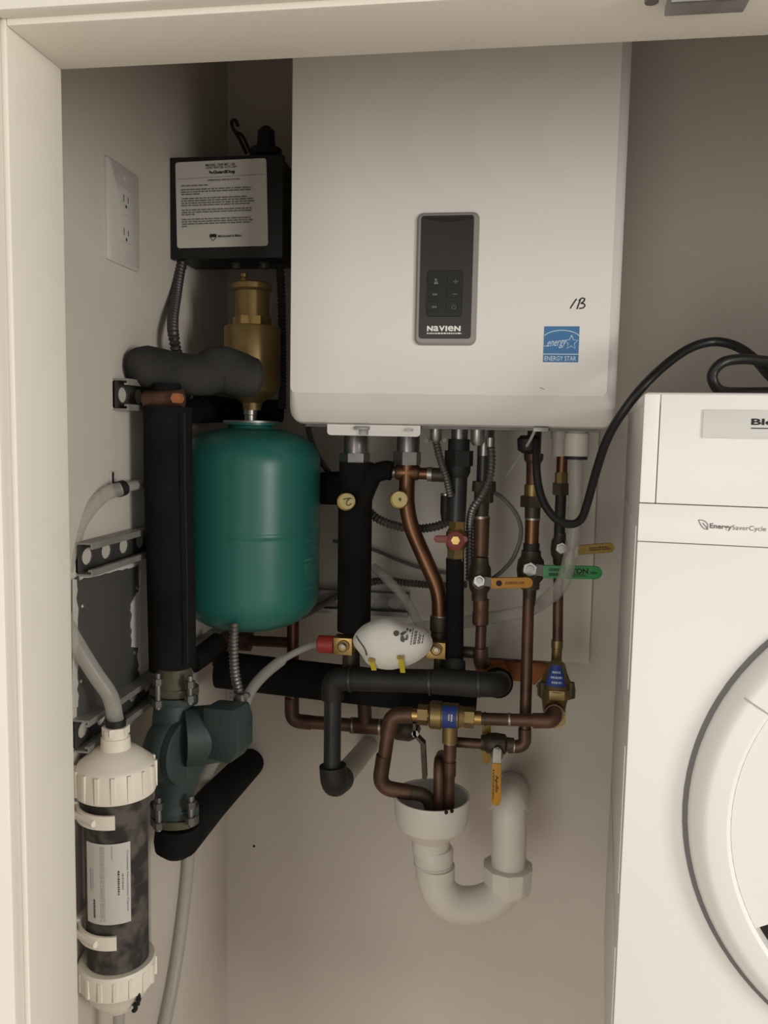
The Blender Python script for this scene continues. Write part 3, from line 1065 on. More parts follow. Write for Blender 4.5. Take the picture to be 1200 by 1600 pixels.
for capo, cx, pa, pb, rr_ in ((top_cap, 181, 1192, 1231, 60.7), (low_cap, 184, 1500, 1528, 57.2)):
    c = W(cx, (pa + pb) / 2, NY)
    k = S(1, c)
    za, zb_ = W(cx, pa, NY).z, W(cx, pb, NY).z
    for i in range(16):
        a_ = 2 * math.pi * i / 16
        d_ = Vector((math.cos(a_), math.sin(a_), 0))
        sd = Vector((-d_.y, d_.x, 0))
        obj('grip_rib', MB().box(Vector((c.x, c.y, (za + zb_) / 2)) + d_ * (rr_ * k), d_ * .0016, sd * .0022, ZV * ((za - zb_) / 2)), 'plastic_cream', capo, smooth=0)
obj('hose_band', vt(181, NY, [(1124, 15.5), (1135, 15.5)], 18), 'rubber_black', nz)
obj('hex_inlet', vt(181, NY, [(1134, 21), (1146, 21)], 6), 'plastic_cream', nz, smooth=0)
nc = W(183, 1375, NY)
nk = S(1, nc)
toc = math.atan2(-nc.x, nc.y)               # direction of the camera as seen from the canister


def cyl_fn(px0, px1, py0, py1, rpx, cx=183):
    def g(u, v):
        px, py = px0 + (px1 - px0) * u, py1 + (py0 - py1) * v
        a_ = math.asin(max(-.99, min(.99, (px - cx) / rpx))) + toc
        return Vector((nc.x + rpx * nk * math.sin(a_), nc.y - rpx * nk * math.cos(a_), W(cx, py, NY - rpx * nk).z))
    return g


def patch(fn, off, nu=10, nv=2):
    vv, ff = [], []
    for j in range(nv + 1):
        for i in range(nu + 1):
            vv.append(fn(i / nu, j / nv))
    for j in range(nv):
        for i in range(nu):
            a_ = j * (nu + 1) + i
            ff.append([a_, a_ + 1, a_ + nu + 2, a_ + nu + 1])
    return MB().add(vv, ff)


fnl = cyl_fn(140, 202.5, 1322, 1448, 51.6)
lb = obj('label', patch(fnl, 0), 'label_paper', nz)
fnp = cyl_fn(140, 202.5, 1322, 1448, 51.9)
mb = MB()
sw = lambda u0, u1, v0, v1: (lambda a_, b_: fnp(u0 + (u1 - u0) * b_, v0 + (v1 - v0) * a_))
text(mb, 'Condensate Neutralization Capsule', sw(.90, .96, .90, .14), bold=.0)
dashes(mb, sw(.80, .84, .62, .42), [(0, 1, 0, 1)], 8, .05)
obj('title_print', mb, 'print_grey', lb, smooth=0)
mb = dashes(MB(), sw(.70, .745, .66, .36), [(0, 1, 0, 1)], 2, .03)
dashes(mb, sw(.14, .18, .30, .07), [(0, 1, 0, 1)], 9, .02)
obj('bold_print', mb, 'print_black', lb, smooth=0)
mb = dashes(MB(), sw(.30, .40, .97, .03), [(0, .12, 0, 1), (.3, .42, 0, .95), (.6, .72, 0, 1), (.9, 1.0, 0, .98)], 12, .012)
dashes(mb, sw(.08, .18, .68, .40), [(0, .15, 0, 1), (.5, .62, 0, .9)], 14, .012)
dashes(mb, sw(.56, .60, .97, .8), [(0, .7, 0, 1)], 15, .03)
obj('fine_print', mb, 'print_light', lb, smooth=0)
for py in (1277, 1463):
    z = W(183, py + 2, NY - .03).z
    loops = []
    for i in range(23):
        a_ = R(-2 - 190 * i / 22) + toc
        d_ = Vector((math.sin(a_), -math.cos(a_), 0))
        c_ = Vector((nc.x, nc.y, z))
        loops.append([c_ + d_ * (54 * nk) + ZV * .0085, c_ + d_ * (58 * nk) + ZV * .0085, c_ + d_ * (58 * nk) - ZV * .0085, c_ + d_ * (54 * nk) - ZV * .0085])
    cp = obj('wall_clip', MB().loft(loops), 'plastic_cream', nz, smooth=30)
    c_ = Vector((nc.x, nc.y, z))
    pa = c_ + Vector((-.9 * 58 * nk, -.55 * 58 * nk, 0))
    obj('clip_arm', MB().tube([c_ + Vector((math.sin(toc - .55), -math.cos(toc - .55), 0)) * (60 * nk), pa + Vector((-.004, -.003, .001)), Vector((XL + .002, pa.y + .004, z + .004))], .0042, 10), 'plastic_cream', cp)
    obj('clip_base', MB().abox(XL + .0003, XL + .008, nc.y - .02, nc.y + .03, z - .011, z + .011), 'plastic_cream', cp, bevel=.001)
obj('outlet_tube', MB().tube(P((186, 1568, NY), (186, 1585, NY), (184, 1640, NY), (183, 1720, NY)), [S(t, W(184, 1580, NY)) for t in (14, 9, 8, 8)], 14), 'vinyl_milky', nz)
mb = MB()
rnd = random.Random(5)
for i in range(9):
    c = W(208 + i * 1.2 + rnd.uniform(-2, 2), 1580 - i * 2.6 + rnd.uniform(-2, 2), NY - .022)
    mb.turn([(c, .0012), (c + Vector((.001, -.001, .002)), .0032), (c + Vector((.002, -.0005, .0062)), .0006)], 6)
obj('grime', mb, 'hole_dark', nz)

# ------------------------------------------------------------------ black foam riser under the boiler's left port (A)
AY = 1.225
pa_ = thing('insulated_riser', 'black foam riser pipe with a thermometer, just right of the teal tank', 'insulated pipe', W(553, 985, AY))
obj('foam_sleeve', MB().tube(P((557, 722, AY), (555, 790, AY), (553, 985, AY)), S(26.5, W(555, 850, AY)), 22), 'foam_black', pa_)
obj('foam_branch', MB().tube(P((553, 762, AY + .005), (508, 763, AY + .07), (492, 764, YW - .005)), S(27, W(555, 760, AY)), 20), 'foam_black', pa_)
q = catmull(P((560, 800, AY - .012), (572, 765, AY - .012), (584, 742, AY - .006), (602, 735, AY), (612, 736, AY)), 6)
obj('foam_arm', MB().tube(q, S(15, W(555, 760, AY)), 16), 'foam_black', pa_)
pf = obj('port_fitting', vt(556, AY, [(668, 17), (672, 18.5), (708, 18.5), (710, 16)], 24), 'nickel', pa_)
obj('port_nut', vt(554, AY, [(708, 24), (728, 24)], 6, phase=.25), 'nickel', pa_, smooth=0)
obj('pipe_end', vt(549, AY, [(983, 13), (1000, 13), (1044, 14)], 20), 'bronze_dark', pa_)


def thermometer(cx, cy, Y, label, seed):
    t = thing('dial_thermometer', label, 'thermometer', W(cx, cy + 14, Y))
    k_ = S(14.6, W(cx, cy, Y))
    obj('rim', ft(cx, cy, [(Y + .008, k_ * .94), (Y - .004, k_), (Y - .0058, k_ * .93), (Y - .0052, k_ * .84)], 32), 'gauge_ring', t)
    obj('dial', ft(cx, cy, [(Y - .0045, k_ * .85), (Y - .0056, k_ * .84)], 32), 'gauge_cream', t)
    obj('probe', ft(cx, cy, [(Y + .03, .004), (Y + .006, .004)], 12), 'gauge_ring', t)
    c = W(cx, cy, Y - .006)
    c.y = Y - .006
    if seed:
        m = MB().tube(catmull([c + XV * (a_ * k_) + ZV * (b_ * k_) for a_, b_ in ((-.45, .15), (-.05, .28), (.45, .30))], 4), .0008, 6)
        m.tube(catmull([c + XV * (a_ * k_) + ZV * (b_ * k_) for a_, b_ in ((.25, .28), (-.05, .0), (-.1, -.35), (.15, -.45), (.42, -.25))], 4), .0008, 6)
        obj('pointer', m, 'gauge_hand', t)
    else:
        m = MB().turn([(c + YV * .0004, k_ * .16), (c - YV * .001, k_ * .13)], 12)
        m.tube([c + ZV * (k_ * .05), c + ZV * (k_ * -.24) + XV * (k_ * .06)], .0008, 6)
        obj('pointer', m, 'gauge_hand', t)
    return t


thermometer(543, 783, AY - .032, 'round yellowed thermometer with a green scrawl, on the black foam riser', 1)
thermometer(625, 780, AY - .026, 'round yellow thermometer with a small dark dot, on the copper pipe', 0)

# ------------------------------------------------------------------ bright copper pipe with the offset bend (B)
BYp = 1.24
pb = thing('copper_pipe', 'thick bent copper pipe dropping from the boiler behind the yellow thermometer', 'pipe', W(687, 1045, BYp))
q = fillet(P((637, 724, BYp), (634, 806, BYp), (687, 925, BYp), (687, 972, BYp)), .055, 8)
obj('pipe', MB().tube(q, S(12.5, q[0]), 20), 'copper_warm', pb)
obj('port_fitting', vt(638, BYp, [(668, 17), (672, 18), (706, 18), (708, 15)], 24), 'nickel', pb)
obj('port_nut', vt(636, BYp, [(706, 22), (726, 22)], 6, phase=.2), 'nickel', pb, smooth=0)
obj('tee', ht(738, BYp, [(618, 11), (622, 12.5), (652, 12.5), (656, 10)], 20), 'copper_warm', pb)
obj('tee_stub', ht(737, BYp, [(600, 8), (607, 8), (608, 9.5), (620, 9.5)], 16), 'nickel', pb)
obj('tee_stub', ht(740, BYp, [(655, 9), (669, 9.5)], 16), 'copper_warm', pb)
obj('solder_ring', ht(741, BYp, [(668, 11.5), (675, 11.5)], 18), 'solder', pb)
obj('tee_plug', ht(742, BYp, [(675, 11), (696, 11)], 18), 'bronze_dark', pb)
obj('coupling', vt(686, BYp, [(962, 13), (964, 14.5), (985, 14.5), (987, 12.5), (1002, 13.5)], 20), 'bronze_dark', pb)
obj('solder_ring', vt(687, BYp, [(961, 13.4), (964, 13.4)], 18), 'solder', pb)
obj('tail_pipe', vt(686, BYp, [(1024, 8.5), (1062, 8.5)], 16), 'bronze_dark', pb)

# purge valves either side of the respirator
v1 = thing('purge_valve', 'square brass purge valve with a red cap, left of the respirator', 'valve', W(525, 1020, 1.20))
obj('red_cap', ht(1006.5, 1.195, [(497, 12), (499, 13.8), (519, 14), (522, 13)], 22), 'plastic_red', v1)
c = W(538, 1007, 1.195)
obj('body', MB().box(c, XV * S(15, c), YV * .013, ZV * S(13.5, c)), 'brass', v1, bevel=.0012)
obj('stem_boss', ft(537, 1009, [(1.183, S(9.5, c)), (1.178, S(9.5, c)), (1.177, S(6.5, c)), (1.174, S(6, c))], 22), 'brass_dull', v1)
obj('stem', ft(537, 1009, [(1.176, S(3.4, c)), (1.170, S(3.2, c))], 12), 'nickel', v1)
obj('outlet', ht(1007, 1.197, [(552, 8), (575, 8)], 16), 'brass_dull', v1)
v2 = thing('purge_valve', 'square brass purge valve with a round stem, right of the respirator', 'valve', W(683, 1027, 1.22))
c = W(682, 1013.5, 1.22)
obj('body', MB().box(c, XV * S(15, c), YV * .013, ZV * S(13, c)), 'brass', v2, bevel=.0012)
obj('stem_boss', ft(682, 1014, [(1.208, S(9.5, c)), (1.203, S(9.5, c)), (1.202, S(7, c)), (1.199, S(6.5, c))], 22), 'brass_dull', v2)
obj('stem', ft(682, 1014, [(1.201, S(3.6, c)), (1.195, S(3.4, c))], 12), 'nickel', v2)

# ------------------------------------------------------------------ black gas-style pipe with red lever valve (C)
CY = 1.225
pc = thing('black_pipe', 'dark straight pipe with unions, above and below the red lever valve', 'pipe', W(711, 1050, CY))
obj('port_nipple', vt(718, CY, [(668, 13), (690, 13)], 20), 'nickel', pc)
obj('coupling', vt(717, CY, [(686, 17), (706, 17)], 20), 'iron_black', pc)
obj('union_nut', vt(717, CY, [(704, 23), (728, 23)], 6, phase=.2), 'iron_black', pc, smooth=0)
obj('coupling', vt(716, CY, [(727, 19), (738, 19), (746, 15)], 20), 'iron_black', pc)
obj('upper_pipe', MB().tube(P((716, 742, CY), (713, 814, CY)), S(14.5, W(715, 780, CY)), 20), 'pipe_dark', pc)
obj('lower_pipe', MB().tube(P((711, 872, CY), (710, 1052, CY)), S(14, W(712, 960, CY)), 20), 'foam_black', pc)
v3 = thing('ball_valve', 'brass ball valve with a short red lever in the dark pipe', 'valve', W(712, 878, CY))
obj('upper_hex', vt(714, CY, [(809, 13.5), (828, 13.5)], 6, phase=.1), 'brass', v3, smooth=0)
obj('body', vt(713, CY, [(825, 12), (832, 16), (846, 17), (858, 14)], 24), 'brass_dull', v3)
obj('lower_hex', vt(712, CY, [(856, 14), (876, 14)], 6, phase=.1), 'brass_dull', v3, smooth=0)
vy = CY - .02
a_, b_ = W(716, 843, vy), W(678, 842, vy)
obj('lever', bar(a_, b_, S(11, a_), .006, YV), 'handle_red', v3, bevel=.001)
obj('lever_hub', ft(712, 844, [(vy + .006, S(15, a_)), (vy - .002, S(15, a_)), (vy - .004, S(11, a_))], 24), 'handle_red', v3)
obj('lever_ear', bar(W(716, 843, vy), W(731, 842, vy), S(10, a_), .005, YV), 'handle_red', v3)
obj('stem_nut', ft(712, 844, [(vy - .003, S(7, a_)), (vy - .007, S(7, a_))], 6), 'brass', v3, smooth=0)

# ------------------------------------------------------------------ manifold pipes
mf = thing('manifold_pipe', 'black manifold pipe running level under the respirator and turning down', 'pipe', W(520, 1195, 1.195))
MY = 1.195
q = fillet(P((519, 1198, MY), (519, 1063, MY), (690, 1064, MY), (762, 1070, MY)), .03, 8)
obj('drop_pipe', MB().tube(P((520, 1082, MY), (519, 1205, MY)), S(13.5, q[0]), 20), 'pipe_dark', mf)
obj('corner_elbow', MB().tube(fillet(P((520, 1092, MY), (519, 1061, MY), (552, 1061, MY)), .022, 8), S(18, q[0]), 20), 'iron_black', mf)
obj('level_pipe', MB().tube(P((546, 1061, MY), (690, 1065, MY)), S(18, q[0]), 20), 'iron_black', mf)
obj('tee', MB().tube(P((676, 1064, MY), (745, 1069, MY)), S(20, q[0]), 22).tube(P((710, 1062, MY + .012), (710, 1034, CY - .003)), S(17, q[0]), 20), 'iron_black', mf)
q = fillet(P((738, 1069, MY), (776, 1070, MY), (782, 1066, MY + .09)), .02, 8)
obj('end_elbow', MB().tube(q, S(19.5, q[0]), 22), 'iron_black', mf)
for x_ in (672, 748, 548):
    obj('pipe_band', MB().tube(P((x_ - 2, 1061 + (x_ - 546) * .04, MY), (x_ + 2, 1061 + (x_ - 546) * .04, MY)), S(21, q[0]), 22), 'pipe_dark', mf)
ec = W(768, 1068, YW - .06)
obj('wall_sleeve', MB().tube(P((778, 1067, MY + .07), (776, 1066, YW - .003)), S(25, q[0]), 24), 'foam_black', mf)
obj('bottom_elbow', MB().tube(fillet(P((520, 1196, MY), (522, 1225, MY), (533, 1217, MY + .05)), .018, 8), S(22, q[0]), 22), 'iron_black', mf)
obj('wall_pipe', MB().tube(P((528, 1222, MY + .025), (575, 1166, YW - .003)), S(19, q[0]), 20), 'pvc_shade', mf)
tag(obj('insulated_pipe', MB().tube(P((342, 1046, 1.30), (480, 1062, 1.30), (745, 1092, 1.30)), S(29, W(480, 1062, 1.30)), 24), 'foam_black'),
    'long black foam pipe behind the manifold, slanting from the pump to the right', 'insulated pipe')
tag(obj('insulated_pipe', MB().tube(P((300, 1035, 1.24), (322, 1020, 1.27), (342, 1004, 1.30)), S(17, W(330, 1010, 1.29)), 18), 'foam_black'),
    'short black foam stub behind the shiny cable under the teal tank', 'insulated pipe')

# copper line low on the left, behind the manifold
lc = thing('copper_pipe', 'brown copper pipe with an elbow below the teal tank, behind the drop pipe', 'pipe', W(457, 1140, 1.33))
LY = 1.352
q = fillet(P((457, 965, LY), (456, 1131, LY), (478, 1131, LY)), .02, 8)
obj('down_pipe', MB().tube(P((458, 960, LY), (457, 1110, LY)), S(9.5, q[0]), 16), 'copper_warm', lc)
obj('elbow', MB().tube(fillet(P((456, 1090, LY), (456, 1126, LY), (486, 1129, LY)), .026, 8), S(11.5, q[0]), 18), 'copper_old', lc)
obj('level_pipe', MB().tube(P((480, 1128, LY), (606, 1137, LY)), S(10.5, q[0]), 16), 'copper_old', lc)
obj('tee', MB().tube(P((548, 1133, LY), (598, 1136, LY)), S(12.5, q[0]), 18).tube(P((571, 1134, LY), (569, 1098, LY)), S(11, q[0]), 16), 'copper_old', lc)
for x_ in (552, 594):
    obj('solder_ring', MB().tube(P((x_ - 1.5, 1133 + (x_ - 548) * .06, LY), (x_ + 1.5, 1133 + (x_ - 548) * .06, LY)), S(12.9, q[0]), 18), 'solder', lc)
obj('cross_pipe', MB().tube(P((372, 1000, LY + .02), (452, 1004, LY + .02)), S(8.5, q[0]), 14), 'copper_old', lc)
obj('cross_elbow', MB().tube(fillet(P((392, 1001, LY + .02), (352, 998, LY + .02), (348, 1040, LY + .02)), .03, 8), S(17, q[0]), 16), 'copper_old', lc)

# ------------------------------------------------------------------ water pipes on the right
DY_ = 1.245
pd = thing('copper_pipe', 'brown copper pipe above and below the yellow lever valve with round logo', 'pipe', W(751, 1035, DY_))
obj('port_fitting', vt(757, DY_, [(668, 15), (690, 15), (691, 11), (712, 11)], 20), 'nickel', pd)
obj('upper_pipe', vt(755, DY_, [(705, 10), (756, 10)], 18), 'pipe_dark', pd)
obj('union_nut', vt(756, DY_, [(752, 18), (768, 19), (769, 15), (785, 15)], 8), 'bronze_dark', pd, smooth=0)
obj('coupling', vt(752, DY_, [(783, 12), (808, 11.5), (810, 12.5)], 18), 'bronze_dark', pd)
obj('copper_sleeve', vt(752, DY_, [(808, 12.5), (868, 12)], 18), 'copper_old', pd)
obj('solder_ring', vt(752, DY_, [(806, 12.8), (810, 12.8)], 18), 'solder', pd)
obj('coupling', vt(751, DY_, [(936, 12.5), (955, 12), (956, 12.8), (975, 12.8), (977, 10)], 18), 'copper_old', pd)
obj('lower_pipe', vt(751, DY_, [(972, 8.5), (1030, 8.5)], 16), 'copper_old', pd)
obj('elbow', MB().tube(fillet(P((751, 1012, DY_), (751, 1034, DY_), (756, 1036, YW - .018)), .02, 6), S(11.5, W(751, 1034, DY_)), 16), 'copper_old', pd)
obj('side_branch', ht(1019, DY_ + .01, [(716, 9), (744, 9)], 16), 'bronze_dark', pd)


def lever_valve(label, cx, cy, Y, rpx, h, lever, lw, lmat, body='bronze_dark', nutpos=None, nr=9, horiz=False, print_=None, metal='galv_dark'):
    t = thing('ball_valve', label, 'valve', W(cx, cy + h, Y))
    if horiz:
        obj('body', ht(cy, Y, [(cx - h, rpx * .75), (cx - h * .72, rpx * .8), (cx - h * .6, rpx), (cx - h * .1, rpx * 1.08), (cx + h * .45, rpx), (cx + h * .6, rpx * .72), (cx + h, rpx * .7)], 20), body, t)
    else:
        obj('body', vt(cx, Y, [(cy - h, rpx * .74), (cy - h * .7, rpx * .78), (cy - h * .5, rpx), (cy, rpx * 1.08), (cy + h * .45, rpx), (cy + h * .65, rpx * .76), (cy + h, rpx * .72)], 20), body, t)
    k_ = S(1, W(cx, cy, Y))
    ys = Y - rpx * k_ * 1.08
    nx, ny = nutpos or (cx, cy)
    hb = obj('stem_boss', ft(nx, ny, [(Y, rpx * .7 * k_), (ys - .003, rpx * .62 * k_)], 16), body, t)
    yl = ys - .0045
    (ax_, ay_), (bx_, by_) = lever
    p0, p1 = W(ax_, ay_, yl), W(bx_, by_, yl)
    root = W(nx, ny, yl)
    gp = obj('lever', bar(root, p0 + (p1 - p0) * .15, lw * .85 * k_, .0022, YV, False), metal, t)
    hd = obj('handle_grip', bar(p0, p1, lw * k_, .0055, YV), lmat, t, bevel=.0012)
    n_ = obj('stem_nut', ft(nx, ny, [(yl - .001, nr * k_), (yl - .006, nr * k_ * .95)], 6, phase=.4), 'steel', t, smooth=0)
    obj('stem', ft(nx, ny, [(yl - .005, nr * .55 * k_), (yl - .009, nr * .5 * k_)], 14), 'nickel', n_)
    if print_:
        ax_d = (p1 - p0)
        up_ = YV.cross(ax_d).normalized() * -1
        if abs(ax_d.x) > abs(ax_d.z):
            up_ = ZV
        o_ = -YV * .0032
        m = MB()
        for body_, u0, u1, v0, v1, bold in print_:
            f_ = (lambda a0, a1, b0, b1: (lambda u, v: p0 + ax_d * (a0 + (a1 - a0) * u) + up_ * ((b0 + (b1 - b0) * v) * lw * k_) + o_))(u0, u1, v0, v1)
            if body_ == 'o':
                c_ = f_(.5, .5)
                m.turn([(c_, (v1 - v0) * lw * k_ * .5), (c_ - YV * .0002, (v1 - v0) * lw * k_ * .5)], 14)
            elif body_ == '-':
                dashes(m, f_, [(0, .4, 0, 1), (.6, 1, 0, .9)], 5, .03)
            else:
                text(m, body_, f_, bold=bold)
        obj('lever_print', m, 'print_black', hd, smooth=0)
    return t


lever_valve('ball valve with a bright yellow lever marked by a round black logo', 750, 904, DY_, 16.5, 34, ((767, 911), (833, 910)), 16.5, 'handle_yellow', nutpos=(749, 907), nr=9.5,
            print_=[('o', .13, .26, -.28, .28, 0), ('SUPERFLOW', .34, .80, -.13, .13, .01)])

EY = 1.275
EL = 1.236                                   # the same pipe lower down
pe = thing('copper_pipe', 'long copper pipe above and below the green lever valve', 'pipe', W(820, 1168, EY))
obj('flare_nut', vt(834, EY, [(672, 11), (708, 11), (709, 15.5), (718, 15), (724, 11.5)], 18), 'copper_old', pe)
obj('upper_pipe', vt(833, EY, [(716, 11.5), (762, 10.5)], 18), 'copper_old', pe)
obj('brass_sleeve', vt(832, EY, [(757, 13), (776, 13)], 18), 'brass_dull', pe)
obj('union_nut', vt(831, EY, [(775, 18.5), (792, 18.5)], 6, phase=.25), 'bronze_dark', pe, smooth=0)
obj('coupling', vt(832, EY, [(792, 12.5), (810, 12)], 18), 'bronze_dark', pe)
obj('solder_ring', vt(832, EY, [(809, 12.3), (812, 12.3)], 18), 'solder', pe)
obj('copper_sleeve', vt(831, EY, [(811, 11.3), (852, 11)], 18), 'copper_warm', pe)
obj('coupling', vt(830, EY, [(849, 12.8), (872, 13)], 18), 'iron_black', pe)
obj('lower_coupling', vt(827, EY, [(915, 11), (944, 9.8), (946, 9)], 18), 'bronze_dark', pe)
q = P((826, 930, EY), (823, 1040, (EY + EL) / 2), (820, 1150, EL))
obj('long_pipe', MB().tube(q, S(9, q[0]), 18), 'copper_old', pe)
obj('bottom_elbow', MB().tube(fillet(P((820, 1138, EL), (820, 1166, EL), (793, 1167, EL)), .02, 8), S(10, q[0]), 18), 'copper_old', pe)
obj('solder_ring', ht(1166, EL, [(802, 10.6), (804.5, 10.6)], 18), 'solder', pe)
obj('link_pipe', ht(1161, EL, [(712, 8), (754, 8)], 16), 'copper_old', pe)
lever_valve('ball valve with a long bright green lever, right of centre', 829, 890, EY, 20, 30, ((848, 893), (941, 895)), 20, 'handle_green', nutpos=(828, 889), nr=11.5,
            print_=[('EATON', .34, .76, -.08, .32, .04), ('-', .42, .74, -.3, -.1, 0), ('USA', .80, .91, -.08, .1, .03), ('-', .1, .3, -.3, .3, 0)])
lever_valve('ball valve with a yellow lever hanging down over the white drain', 777, 1162, EL, 15.5, 26, ((776, 1192), (775, 1258)), 15, 'handle_yellow', nutpos=(777, 1172), nr=7, horiz=True, metal='steel',
            print_=[('Apollo', .28, .68, -.18, .22, .02), ('-', .15, .9, -.38, -.22, 0)])
tag(obj('valve_lever', bar(W(760, 1125, EL + .03), W(760, 1193, EL + .03), S(14, W(760, 1160, EL)), .005, YV), 'handle_ochre', bevel=.001),
    'dull yellow lever half hidden behind the hanging lever valve', 'valve lever')

FY = 1.29
pf_ = thing('copper_pipe', 'narrow brown pipe right of the green valve, down to the pressure valve', 'pipe', W(868, 1040, FY))
obj('port_fitting', vt(874, FY, [(664, 13), (686, 13), (687, 11), (713, 11)], 20), 'pvc_shade', pf_)
obj('upper_pipe', vt(878, FY, [(710, 8.5), (742, 8.5)], 16), 'copper_warm', pf_)
obj('adapter', vt(877, FY, [(738, 10), (758, 10)], 8), 'brass_dull', pf_, smooth=0)
obj('union_nut', vt(876, FY, [(755, 14), (773, 14)], 6), 'bronze_dark', pf_, smooth=0)
obj('dark_nipple', vt(875, FY, [(772, 8.5), (842, 8.5)], 16), 'iron_black', pf_)
q = P((874, 874, FY), (872, 930, FY), (871, 1012, FY))
obj('lower_pipe', MB().tube(q, S(8, q[0]), 16), 'copper_old', pf_)
obj('threaded_end', vt(870, FY, [(1000, 9), (1012, 9), (1013, 8), (1042, 8)], 16), 'brass_dull', pf_)
lever_valve('dark ball valve with an ochre lever behind the clear tube', 874, 857, FY, 12.5, 24, ((895, 860), (960, 855)), 15, 'handle_ochre', nutpos=(877, 856), nr=9, print_=[('-', .4, .9, -.15, .2, 0)])

# pressure valve and the level pipe below it
HY = 1.20
prv = thing('pressure_valve', 'bell-shaped brass pressure valve with a blue label, lower right', 'valve', W(867, 1130, 1.25))
bell = [(1033, 8), (1037, 13), (1048, 16), (1058, 20), (1070, 26), (1074, 30)]
obj('bell', vt(869, 1.25, bell, 28), 'brass_dull', prv)
obj('flange', vt(869, 1.25, [(1071, 31), (1086, 31)], 8, phase=.4), 'brass_dull', prv, bevel=.001)
obj('body', vt(866, 1.25, [(1085, 22), (1098, 19), (1112, 17)], 20), 'brass_dull', prv)
for x_ in (848, 893):
    obj('bolt', vt(x_, 1.232, [(1066, 4.5), (1090, 4.5)], 8), 'bronze_dark', prv)
obj('elbow_nut', ft(866, 1111, [(1.245, S(18.5, W(866, 1111, 1.22))), (1.215, S(18.5, W(866, 1111, 1.22)))], 6, phase=.52), 'brass_dull', prv, smooth=0)
pc0 = W(869, 1050, 1.25)


def bell_fn(u, v):
    py = 1066 + (1036 - 1066) * v
    r_ = 24.5 + (11.5 - 24.5) * v
    a_ = R(-38 + 76 * u) + math.atan2(-pc0.x, pc0.y)
    k_ = S(1, pc0) * r_ + .0012
    return Vector((pc0.x + math.sin(a_) * k_, pc0.y - math.cos(a_) * k_, W(869, py, 1.25).z))


bl = obj('blue_label', patch(bell_fn, 0, 8, 6), 'label_blue', prv)
mb = dashes(MB(), lambda u, v: bell_fn(u, v) - YV * .0005, [(.62, .72, .25, .8), (.38, .48, .2, .85), (.15, .25, .3, .8)], 6, .05)
obj('label_print', mb, 'sticker_white', bl, smooth=0)
lvp = thing('copper_pipe', 'level brown copper pipe between the blue-labelled backflow preventer and pressure valve', 'pipe', W(800, 1136, HY))
q = fillet(P((866, 1100, HY + .01), (866, 1125, HY), (842, 1126, HY)), .016, 8)
obj('elbow', MB().tube(P((866, 1111, 1.235), (866, 1116, 1.21)), S(15, q[0]), 18).tube(fillet(P((866, 1112, 1.212), (864, 1126, HY), (832, 1126, HY)), .02, 8), S(12, q[0]), 18), 'copper_old', lvp)
obj('pipe', MB().tube(P((846, 1126, HY), (748, 1123, HY)), S(9.8, q[0]), 18), 'copper_old', lvp)
for x_ in (840, 796, 758):
    obj('solder_ring', MB().tube(P((x_ - 1.5, 1123 + (x_ - 748) * .03, HY), (x_ + 1.5, 1123 + (x_ - 748) * .03, HY)), S(11, q[0]), 18), 'solder' if x_ == 796 else 'bronze_dark', lvp)

bf = thing('backflow_preventer', 'brass backflow preventer with a blue label above the white drain', 'valve', W(700, 1140, HY))
obj('left_tail', ht(1117, HY, [(641, 10), (654, 10)], 20), 'brass', bf)
obj('left_hex', ht(1117, HY, [(653, 16), (669, 16)], 6, phase=.2), 'brass_dull', bf, smooth=0)
obj('neck_ring', ht(1117, HY, [(668, 9), (673, 9)], 20), 'brass', bf)
obj('body', ht(1118, HY, [(671, 19), (674, 22), (690, 22), (691, 20), (716, 20), (718, 17), (727, 15)], 28), 'brass_dull', bf)
obj('right_hex', ht(1121, HY, [(726, 16.5), (741, 16.5)], 6, phase=.2), 'brass_dull', bf, smooth=0)
obj('right_tail', ht(1122, HY, [(740, 11), (752, 11)], 20), 'brass', bf)
obj('vent_outlet', vt(703, HY, [(1132, 13), (1140, 12), (1160, 12)], 20), 'brass_dull', bf)
bc = W(703, 1118, HY)
bk = S(20.6, bc)


def bf_fn(u, v):
    a_ = R(-48 + 110 * v)
    x_ = W(692 + 22.5 * u, 1118, HY).x
    return Vector((x_, bc.y - math.cos(a_) * bk, bc.z + math.sin(a_) * bk))


bl = obj('blue_label', patch(bf_fn, 0, 2, 10), 'label_blue', bf)
mb = dashes(MB(), lambda u, v: bf_fn(.42 + .5 * v * .5, 1 - (.15 + .7 * u)) - YV * .0005, [(.0, .45, .28, .62), (.75, 1.2, .28, .66)], 4, .03)
obj('label_print', mb, 'print_white', bl, smooth=0)

dc = thing('copper_pipe', 'brown copper pipe bending down from the backflow preventer into the white drain', 'pipe', W(600, 1240, HY))
q = fillet(P((644, 1117, HY), (612, 1117, HY), (606, 1150, HY)), .022, 8)
obj('top_elbow', MB().tube(q, S(13, q[0]), 20), 'copper_old', dc)
obj('solder_ring', ht(1117, HY, [(641, 11.5), (643.5, 13.2)], 20), 'solder', dc)
obj('drop_pipe', MB().tube(P((607, 1140, HY), (599, 1195, HY)), S(11, q[0]), 18), 'copper_old', dc)
obj('lower_elbow', MB().tube(fillet(P((600, 1180, HY), (592, 1230, HY), (640, 1238, HY + .005)), .03, 10), S(12.3, q[0]), 20), 'copper_old', dc)
obj('outlet', MB().tube(fillet(P((628, 1236, HY + .003), (672, 1243, HY + .012), (676, 1282, HY + .014)), .025, 8), S(11.5, q[0]), 18), 'bronze_dark', dc)
vp = thing('copper_pipe', 'straight copper tube from the blue-labelled backflow preventer down into the drain', 'pipe', W(702, 1270, HY))
obj('tee', vt(703, HY, [(1158, 10), (1186, 10), (1187, 8.5)], 18), 'copper_old', vp)
obj('pipe', MB().tube(P((703, 1184, HY), (701, 1276, HY + .004)), S(8.3, q[0]), 16), 'copper_old', vp)
